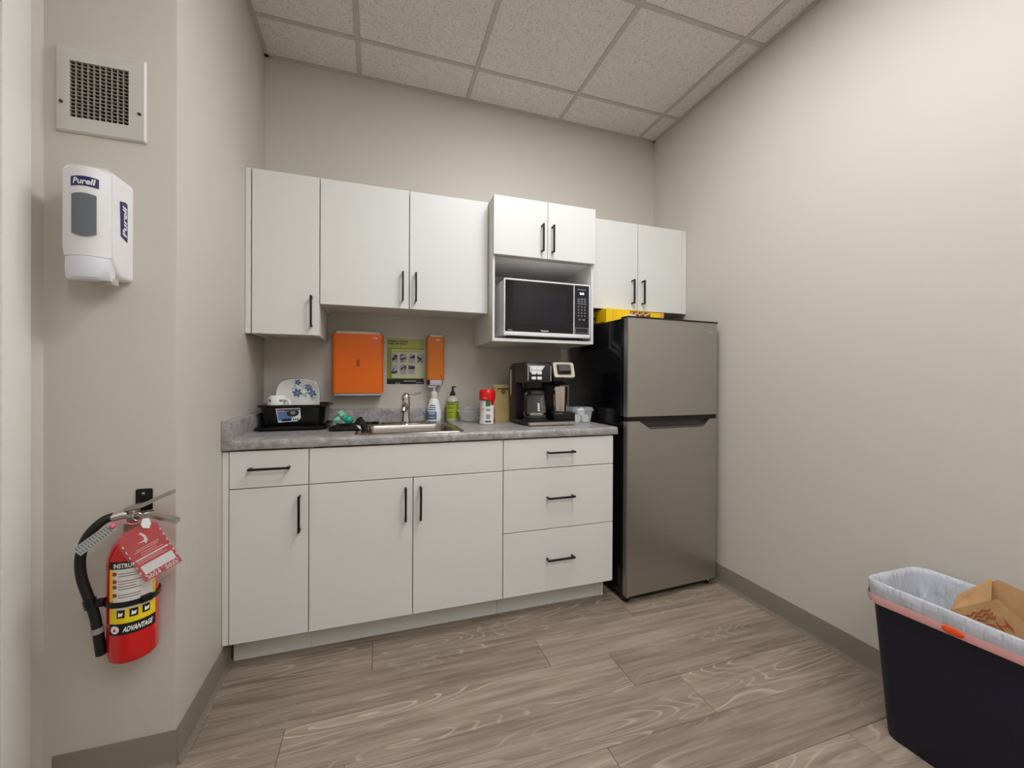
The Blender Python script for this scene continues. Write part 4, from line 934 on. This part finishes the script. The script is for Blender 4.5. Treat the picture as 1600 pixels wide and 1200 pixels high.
# front cover, gently bowed, arched top
bm = bmesh.new(); nxx = 12; cols = []
def arch(s): return .016 * (1 - s * s)
for i in range(nxx + 1):
    s = -1 + 2 * i / nxx; x = -.7315 + .0495 * s; bow = .018 * (1 - s * s)
    zs = [1.478, 1.52, 1.58, 1.64, 1.69, 1.703 + arch(s) * .55]
    cols.append([(x, YN - .086 - bow - (.004 if 1 < k < 5 else 0), z) for k, z in enumerate(zs)])
Vf = [[bm.verts.new(p) for p in c] for c in cols]; Vb = [[bm.verts.new((p[0], YN - .0842, p[2])) for p in c] for c in cols]
for i in range(nxx):
    for k in range(5): bm.faces.new((Vf[i][k], Vf[i + 1][k], Vf[i + 1][k + 1], Vf[i][k + 1])); bm.faces.new((Vb[i][k], Vb[i][k + 1], Vb[i + 1][k + 1], Vb[i + 1][k]))
    bm.faces.new((Vf[i][0], Vb[i][0], Vb[i + 1][0], Vf[i + 1][0])); bm.faces.new((Vf[i][5], Vf[i + 1][5], Vb[i + 1][5], Vb[i][5]))
for k in range(5): bm.faces.new((Vf[0][k], Vf[0][k + 1], Vb[0][k + 1], Vb[0][k])); bm.faces.new((Vf[nxx][k], Vb[nxx][k], Vb[nxx][k + 1], Vf[nxx][k + 1]))
fc = obj('front_cover', bm, DW, t)
def bowed(name, x0, x1, zfun0, zfun1, m, par, off, n=10):
    """thin skin following the cover; zfun take s in -1..1"""
    bm = bmesh.new(); A, B = [], []
    for i in range(n + 1):
        x = x0 + (x1 - x0) * i / n; s = (x + .7315) / .0495; y = YN - .090 - .018 * (1 - s * s) - off
        A.append(bm.verts.new((x, y, zfun0(i / n)))); B.append(bm.verts.new((x, y, zfun1(i / n))))
    for i in range(n): bm.faces.new((A[i], A[i + 1], B[i + 1], B[i]))
    return obj(name, bm, m, par)
bowed('window', -.755, -.704, lambda q: 1.528 + .006 * (2 * q - 1) ** 2, lambda q: 1.635 + .004 * (1 - (2 * q - 1) ** 2), mat('window_grey', (108, 112, 116), .18), fc, .0012)
lg = bowed('logo_panel', -.757, -.700, lambda q: 1.655 + .003 * math.sin(q * PI), lambda q: 1.680 + .003 * math.sin(q * PI), NAVY, fc, .0006)
bm = text_bm('Purell', .021, width=.046, shear=.15, bold=.0006)
for v in bm.verts:
    x = -.7285 + v.co.x; s = (x + .7315) / .0495; v.co = Vector((x, YN - .090 - .018 * (1 - s * s) - .0012, 1.6695 + v.co.y))
obj('logo_lettering', bm, INKW, lg, recalc=False)
# push lever below
bm = bmesh.new()
loft(bm, [[(-.7315 + .0465 * s, YN - y0 - b0 * (1 - s * s), z) for s in (-1, -.75, -.5, -.25, 0, .25, .5, .75, 1)] + [(-.685, YN - .062, z), (-.778, YN - .062, z)] for y0, b0, z in ((.080, .014, 1.418), (.085, .016, 1.424), (.088, .018, 1.45), (.086, .018, 1.4775))]); obj('push_lever', bm, mat('lever_white', (226, 226, 232), .3), t)
obj('nozzle', bx(-.712, -.684, YN - .075, YN - .045, 1.410, 1.4295, bev=.003), mat('nozzle_beige', (186, 180, 168), .4), t)
# side logo, reading upwards
Ms = Matrix.Translation((-.6765, YN - .042, 1.595)) @ Matrix(((0, 0, 1, 0), (1, 0, 0, 0), (0, 1, 0, 0), (0, 0, 0, 1))) @ Matrix.Rotation(PI / 2, 4, 'Z')
bm = bmesh.new(); prism(bm, [(-.056, -.015), (-.040, -.019), (.050, -.019), (.056, -.008), (.050, .016), (-.045, .012)], 'z', 0, .0016); sl = obj('side_logo_panel', put(bm, Ms), NAVY, t)
text('side_logo_lettering', 'Purell', .026, Ms @ Matrix.Translation((0, -.002, .0021)), INKW, sl, width=.085, shear=.15, bold=.0007)

# extinguisher hook on the wall
t = thing('extinguisher_bracket', 'small black metal wall hook plate above the fire extinguisher', 'bracket', (-.646, YN, .74))
bm = bmesh.new(); prism(bm, rrect(-.666, -.626, .772, .835, .005), 'y', YN - .0035, YN - .0005); box(bm, -.656, -.636, YN - .042, YN - .0035, .774, .778); obj('plate', bm, BLKP, t)
bm = lathe(bmesh.new(), [(.0, -.003), (.004, -.0025), (.0045, 0)], 0, 0, 14, cap=False); put(bm, Matrix.Translation((-.6465, YN - .0036, .822)) @ Matrix.Rotation(-PI / 2, 4, 'X')); obj('screw', bm, STEEL, t)

ex = thing('fire_extinguisher', 'red fire extinguisher with black hose and red inspection tag on the pier wall', 'fire extinguisher', (-.637, 1.394, .395))
EX, EY, ER = -.640, 1.396, .054
EA = math.atan2(-EY, -EX)                     # towards the room
obj('cylinder', lathe(bmesh.new(), [(.0, .404), (.030, .402), (.047, .398), (.052, .404), (ER, .415), (ER, .655), (.052, .675), (.044, .700), (.030, .720), (.021, .730), (.0205, .742)], EX, EY, 44, cap=False), RED, ex)
def exy(ang, r, z): return Vector((EX + r * math.cos(EA + ang), EY + r * math.sin(EA + ang), z))
def exw(name, a, b, z0, z1, m, k, par, n=24): return obj(name, wrap(patch(a * ER, b * ER, z0, z1, n), EX, EY, ER + .0004 * k, EA), m, par)
lb = exw('label', -1.02, .98, .480, .672, YELLOW, 1, ex)
exw('label_header', -1.02, .98, .652, .672, INK, 2, lb)
exw('label_white', -.80, .80, .545, .652, mat('label_white', (222, 216, 210), .4), 2, lb)
exw('label_brand_band', -1.02, .98, .478, .508, INK, 2, lb)
def extext(name, body, size, a, z, m, k, par, **kw):
    bm = wrap(text_bm(body, size, **kw), EX, EY, ER + .0004 * k, EA + a)
    for v in bm.verts: pass
    o = obj(name, bm, m, par, recalc=False); o.location.z += z; return o
extext('header_lettering', 'INSTRUCTIONS', .0165, -.02, .6615, INKW, 4, lb, width=.082, bold=.0004)
extext('brand_lettering', 'ADVANTAGE', .019, .20, .4925, INKW, 4, lb, width=.066, shear=.35, bold=.0006)
bm = bmesh.new(); lathe(bm, [(.0, 0), (.0105, 0)], 0, 0, 20, cap=False); o = obj('badge', wrap(bm, EX, EY, ER + .0014, EA - .72), INKW, lb, recalc=False); o.location.z += .493
bm = bmesh.new(); prism(bm, [(-.004, -.004), (.004, -.004), (0, .005)], 'z', 0, .0003); o = obj('badge_flame', wrap(bm, EX, EY, ER + .0017, EA - .72), mat('print_red', (170, 26, 24), .4), lb, recalc=False); o.location.z += .493
GREYL = mat('print_line_grey', (112, 106, 104), .5)
for k, z in enumerate((.640, .620, .606, .584)):
    bm = bmesh.new(); lathe(bm, [(.0, 0), (.0055, 0)], 0, 0, 16, cap=False); o = obj('step_number', wrap(bm, EX, EY, ER + .0014, EA - .72), mat('print_dull_red', (160, 52, 56), .4), lb, recalc=False); o.location.z += z
    for q in range(2): exw('text_line', -.58, (.25, .42, .1, .3)[(k + q) % 4], z - .001 - q * .0065, z + .001 - q * .0065, GREYL, 3, lb)
for k, a in enumerate((-.48, .02, .50)):
    pc = exw('pictogram', a - .16, a + .16, .523, .544, INK, 3, lb, 6)
    bm = bmesh.new(); prism(bm, [(-.005, -.006), (.004, -.005), (.006, .004), (-.001, .002), (-.004, .007)], 'z', 0, .0003); o = obj('pictogram_shape', wrap(bm, EX, EY, ER + .0018, EA + a), INKW, pc, recalc=False); o.location.z += .5335
# strap
bm = bmesh.new(); ns = 48
pts = [(EX + (ER + .0035) * math.cos(2 * PI * k / ns), EY + (ER + .0035) * math.sin(2 * PI * k / ns)) for k in range(ns)]
loft(bm, [[(EX + (ER + d) * math.cos(2 * PI * k / ns), EY + (ER + d) * math.sin(2 * PI * k / ns), z) for k in range(ns)] for d, z in ((.0022, .552), (.0045, .552), (.0045, .566), (.0022, .566), (.0022, .552))], False, False)
st = obj('strap', bm, BLKP, ex)
p = exy(.45, ER + .006, .562); q = exy(-1.15, ER + .012, .559)
bm = bmesh.new(); bmesh.ops.create_cube(bm, size=1, matrix=Matrix.Translation(p) @ Matrix.Rotation(EA + .45, 4, 'Z') @ Matrix.Diagonal((.008, .024, .018, 1))); obj('strap_buckle', bm, BLKP, st)
# valve, handles, gauge
bm = lathe(bmesh.new(), [(.0195, .7425), (.0205, .746), (.0205, .756), (.015, .760), (.013, .785), (.015, .790), (.013, .796), (.0, .797)], EX, EY, 24, cap=False); obj('valve', bm, mat('valve_metal', (150, 140, 130), .32, .9), ex)
HM = mat('handle_metal', (188, 180, 170), .3, .9)
hx = Vector((1, -.10, 0)).normalized(); hy = Vector((.10, 1, 0)).normalized()
def lever(pts, wd, th):
    bm = bmesh.new(); rings = []
    for x, z, kw in pts:
        c = Vector((EX, EY - .006, 0)) + hx * x + Vector((0, 0, z)); wv = hy * wd * kw
        rings.append([c - wv, c + wv, c + wv + Vector((0, 0, th)), c - wv + Vector((0, 0, th))])
    return loft(bm, rings)
obj('carry_handle', lever([(-.008, .776, .8), (.02, .778, 1), (.05, .772, 1.0), (.085, .762, 1.05), (.108, .752, 1.0)], .012, .010), HM, ex)
obj('squeeze_lever', lever([(-.014, .793, .8), (.0, .797, 1), (.03, .803, 1.0), (.06, .818, 1.05), (.085, .830, 1.0), (.098, .834, .9)], 0.012, .011), HM, ex)
bm = bmesh.new(); lathe(bm, [(.0, .010), (.013, .010), (.0145, .006), (.0145, 0)], 0, 0, 24, cap=False); put(bm, Matrix.Translation(exy(0, .015, .752)) @ Matrix.Rotation(EA, 4, 'Z') @ Matrix.Rotation(PI / 2, 4, 'Y')); obj('gauge', bm, mat('gauge_brass', (150, 120, 96), .3, .6), ex)
pc_ = exy(.3, .03, .779); bm = bmesh.new(); tube(bm, [pc_ + Vector((.012 * math.cos(a), -.004 * math.sin(a), .012 * math.sin(a))) for a in (2 * PI * k / 20 for k in range(20))], .0013, 6, closed=True); tube(bm, [pc_ + Vector((-.01, 0, .0)), pc_ + Vector((.032, .01, .012))], .0018, 6); obj('safety_pin', bm, CHROME, ex)
# hose
L0 = Vector((EX, EY, 0))
hose = smoothpath([(-.672, 1.386, .783), (-.695, 1.374, .776), (-.722, 1.364, .742), (-.736, 1.362, .69), (-.735, 1.364, .635), (-.722, 1.366, .58), (-.709, 1.366, .53), (-.703, 1.366, .49)], 5)
bm = bmesh.new(); tube(bm, hose, .0112, 14); ho = obj('hose', bm, mat('hose_rubber', (24, 23, 22), .5), ex)
bm = bmesh.new(); tube(bm, [(-.652, 1.392, .784), (-.664, 1.388, .784), (-.682, 1.381, .780)], .0122, 14); obj('hose_ferrule', bm, mat('ferrule_alu', (205, 202, 198), .3, .9), ho)
bm = bmesh.new(); tube(bm, [(-.7035, 1.366, .496), (-.7015, 1.366, .482)], .0128, 14); obj('hose_band', bm, GREYP, ho)
bm = bmesh.new(); tube(bm, [(-.7015, 1.366, .4815), (-.698, 1.366, .452), (-.694, 1.367, .424)], [.0118, .0118, .0128], 14); obj('nozzle', bm, BLKP, ho)
bm = bmesh.new()
for k in range(4): tube(bm, [(-.7155 - .0013 * k, 1.3660, .552 + k * .006), (-.7165 - .0013 * k, 1.366, .555 + k * .006)], .0142, 12)
box(bm, -.705, -.688, 1.358, 1.372, .552, .572, bev=.002); obj('hose_clip', bm, BLKP, ho)
# tags
TM = {}
TU = Vector((math.cos(EA + PI / 2), math.sin(EA + PI / 2), 0)); TNv = Vector((math.cos(EA), math.sin(EA), 0))
def tagm(origin, roll, off):
    Z = Vector((0, 0, 1)); X = TU * math.cos(roll) + Z * math.sin(roll); Y = -TU * math.sin(roll) + Z * math.cos(roll); Nn = X.cross(Y)
    m = Matrix.Identity(4)
    for i, v in enumerate((X, Y, Nn)):
        for j in range(3): m[j][i] = v[j]
    m.translation = Vector(origin) + Nn * off; return m
tg0 = exy(.32, .068, .763) - TU * .020
RT_ = .42
def tpiece(name, poly, m, off, par, org=tg0, roll=RT_, th=.0004):
    bm = prism(bmesh.new(), poly, 'z', 0, th); return obj(name, put(bm, tagm(org, roll, off)), m, par)
tg = tpiece('inspection_tag', [(-.042, -.150), (.042, -.150), (.042, -.018), (.030, -.004), (-.030, -.004), (-.042, -.018)], mat('tag_red', (204, 66, 70), .35), 0, ex)
tpiece('plastic_sleeve', [(-.047, -.163), (.047, -.163), (.047, -.02), (.033, .002), (-.033, .002), (-.047, -.02)], clear('sleeve_clear', (226, 216, 214), .03, .15), .0016, tg)
tpiece('white_field', [(-.034, -.132), (.036, -.132), (.036, -.106), (-.034, -.106)], INKW, .0005, tg)
tpiece('white_rule', [(-.036, -.089), (.036, -.089), (.036, -.085), (-.036, -.085)], INKW, .0005, tg)
tpiece('emblem', [(-.014, -.046), (.002, -.044), (.004, -.036), (-.001, -.022), (.004, -.022), (.009, -.035), (.008, -.048), (.001, -.055), (.0, -.048)], INKW, .0005, tg)
for k, (z, x0, x1) in enumerate(((-.062, -.024, .026), (-.067, -.03, .022), (-.074, -.018, .016), (-.080, -.02, .028), (-.094, -.034, .02), (-.099, -.034, .03))): tpiece('text_line', [(x0, z), (x1, z), (x1, z + .0018), (x0, z + .0018)], mat('tag_pale_print', (240, 190, 186), .4), .0005, tg)
text('years_lettering', '2024  2025', .0125, tagm(tg0, RT_, .001) @ Matrix.Translation((0, -.1425, 0)), INKW, tg, width=.07, bold=.0003)
for k in range(9): tpiece('month_mark', [(-.036 + k * .0088, -.1365), (-.032 + k * .0088, -.1365), (-.032 + k * .0088, -.1345), (-.036 + k * .0088, -.1345)], INKW, .0005, tg)
for s in (-1, 1):
    for k in range(6): tpiece('edge_mark', [(s * .0405 - .0012, -.125 + k * .017), (s * .0405 + .0012, -.125 + k * .017), (s * .0405 + .0012, -.119 + k * .017), (s * .0405 - .0012, -.119 + k * .017)], INKW, .0005, tg)
# white seal and silver table tag
sg0 = exy(-.62, .064, .772)
sv = tpiece('record_tag', [(-.0125, -.085), (.0125, -.085), (.0125, 0), (-.0125, 0)], mat('tag_silver', (176, 180, 178), .35, .3), 0, ex, sg0, -.92)
for k in range(12):
    for x in (-.0105, .0015): tpiece('table_line', [(x, -.081 + k * .0062), (x + .009, -.081 + k * .0062), (x + .009, -.0795 + k * .0062), (x, -.0795 + k * .0062)], mat('print_tag_grey', (70, 76, 78), .4), .0005, sv, sg0, -.92)
tpiece('pull_seal', [(-.008, -.020), (.004, -.026), (.010, -.014), (.008, .002), (-.004, .004), (-.010, -.008)], INKW, .012, ex, exy(.38, .06, .778), .2, .002)
bm = bmesh.new(); tube(bm, smoothpath([exy(-.6, .06, .776), exy(-.3, .064, .778), exy(0, .062, .770), exy(.3, .066, .774)], 4), .0016, 6); bmesh.ops.create_icosphere(bm, subdivisions=2, radius=.007, matrix=Matrix.Translation(exy(-.66, .066, .771))); obj('tag_cord', bm, mat('cord_pink', (224, 96, 116), .4), ex)

# ================================================================ WASTE BIN
bn = thing('waste_bin', 'black rectangular waste bin with white liner beside the right wall', 'waste bin', (1.697, .73, 0))
BT = (1.562, 1.832, .530, .925, .045); BB = (1.590, 1.804, .565, .890, .04); BH = .498
BIN = mat('bin_black', (15, 16, 40), .5, bump=.25, bscale=700)
bm = bmesh.new(); loft(bm, [tubring(BB, .0005), tubring(ins(BB, -.002), .01), tubring(BT, BH - .02), tubring(ins(BT, -.004), BH - .018), tubring(ins(BT, -.004), BH), tubring(ins(BT, .003), BH), tubring(ins(BB, .004), .008)]); obj('bin_body', bm, BIN, bn)
t = thing('bin_liner', 'white plastic bin liner with pink drawstring folded over the waste bin rim', 'bin liner', (1.697, .73, BH))
def film(name, tint, a):
    m = clear(name, tint, a, .3); return m
LIN = mat('liner_film', (214, 216, 222), .22, bump=1.0, bscale=48, bstretch=(1, 1, .22), bdist=.012, trans=0.0, alpha=.72)
n = 120
def per(a, zk, z, amp, seed):
    L_ = rrect(*a, n=29); out = []
    for i, (x, y) in enumerate(L_):
        c = Vector(((a[0] + a[1]) / 2, (a[2] + a[3]) / 2)); d_ = (Vector((x, y)) - c).normalized()
        q = (noise.noise(Vector((x * 26, y * 26, seed * .35))) + .6 * noise.noise(Vector((x * 70, y * 70, seed * .35)))) * amp
        out.append((x + d_.x * q, y + d_.y * q, z + (.5 + zk) * q))
    return out
bm = bmesh.new()
loft(bm, [per(ins(BT, -.0075), 2.2, BH - .066, .004, 1), per(ins(BT, -.008), 0, BH - .045, .005, 2), per(ins(BT, -.008), 0, BH - .02, .004, 3), per(ins(BT, -.0085), 0, BH + .001, .0012, 4), per(ins(BT, -.004), 0, BH + .0045, .001, 4), per(ins(BT, .004), 0, BH + .003, .0015, 4)] + [per(ins(BT, .009 + .006 * k), 0, BH - .012 - .024 * k, .004 + .0022 * min(k, 4), 4.6 + .45 * k) for k in range(12)], False, False)
obj('film', bm, LIN, t, ang=3)
bm = bmesh.new(); loft(bm, [per(ins(BT, -.0100), 2.2, BH - .064, .004, 1), per(ins(BT, -.0118), 1.5, BH - .053, .004, 1.3), per(ins(BT, -.0108), 1.5, BH - .040, .004, 1.6)], False, False); obj('drawstring', bm, mat('drawstring_pink', (226, 168, 166), .4), t, ang=3)
ox = BT[0] - .0135
obj('drawstring_opening', put(lathe(bmesh.new(), [(.0, .0035), (.010, .003), (.015, .0015), (.0165, 0)], 0, 0, 24, sx=1.5, sy=.75, cap=False), Matrix.Translation((ox - .0022, .700, BH - .046)) @ Matrix(((0, 0, -1, 0), (-1, 0, 0, 0), (0, 1, 0, 0), (0, 0, 0, 1)))), mat('drawstring_orange', (236, 84, 34), .35), t)
# paper bag in the bin
t = thing('paper_bag', 'crumpled brown paper takeout bag with red print lying in the waste bin', 'bag', (1.68, .66, .3))
KB = mat('kraft_brown', (178, 138, 92), .7, var=.08, vscale=18, bump=.3, bscale=30)
def quadpanel(name, A, B, C, D, n=10, amp=.004, seed=0, m=KB, par=None):
    bm = bmesh.new(); A, B, C, D = map(Vector, (A, B, C, D)); V = []
    nn = (B - A).cross(D - A).normalized()
    for j in range(n + 1):
        r = []
        for i in range(n + 1):
            u, v = i / n, j / n; p = (A * (1 - u) + B * u) * (1 - v) + (D * (1 - u) + C * u) * v
            e = min(u, 1 - u, v, 1 - v) * 4
            r.append(bm.verts.new(p + nn * noise.noise(Vector((u * 3, v * 3, seed))) * amp * min(1, e)))
        V.append(r)
    for j in range(n):
        for i in range(n): bm.faces.new((V[j][i], V[j][i + 1], V[j + 1][i + 1], V[j + 1][i]))
    g = bmesh.ops.extrude_face_region(bm, geom=list(bm.faces))
    for v in [q for q in g['geom'] if isinstance(q, bmesh.types.BMVert)]: v.co += nn * .0006
    return obj(name, bm, m, par, ang=.35)
A = (1.640, .748, .470); B = (1.655, .657, .548); C = (1.645, .560, .480); D = (1.62, .640, .345)
A2 = (1.700, .760, .500); B2 = (1.74, .690, .575); C2 = (1.76, .575, .545); D2 = (1.72, .60, .36)
fp_ = quadpanel('front_panel', A, B, C, D, seed=1, par=t); quadpanel('back_panel', A2, B2, C2, D2, seed=2, par=t); quadpanel('gusset', A, A2, D2, D, seed=3, par=t)
quadpanel('top_flap', A, (1.653, .668, .538), (1.735, .70, .575), A2, seed=4, par=t)
quadpanel('bottom_gusset', D, D2, C2, C, seed=5, par=t)
Av, Bv, Cv, Dv = map(Vector, (A, B, C, D)); nn = (Bv - Av).cross(Dv - Av).normalized()
if nn.x > 0: nn = -nn
# print frame: e1 runs along the lettering (towards lower left in view), e2 upright of letters
cpt = (Av + Bv + Cv + Dv) / 4
e1 = (Cv - Dv).normalized(); e1 = ((Av - Bv) * .9 + (Dv - Cv) * .1).normalized(); e2 = nn.cross(e1).normalized()
def bagm(ctr):
    m = Matrix.Identity(4)
    for i, v in enumerate((e1, e2, nn)):
        for j in range(3): m[j][i] = v[j]
    m.translation = ctr + nn * .0045; return m
RP = mat('bag_red_print', (176, 66, 40), .6)
text('bag_lettering', 'HOT', .042, bagm(cpt + Vector((-.0, -.005, -.012)) - e2 * .020), RP, fp_, bold=-.0002)
bm = bmesh.new()
for k in range(3): tube(bm, [Vector((-.03 + i * .004, -.026 - k * .009 + .003 * math.sin(i * 1.1), 0)) for i in range(16)], .0011, 5)
obj('steam_print', put(bm, bagm(cpt + Vector((0, -.005, -.012)) - e2 * .020)), RP, fp_)
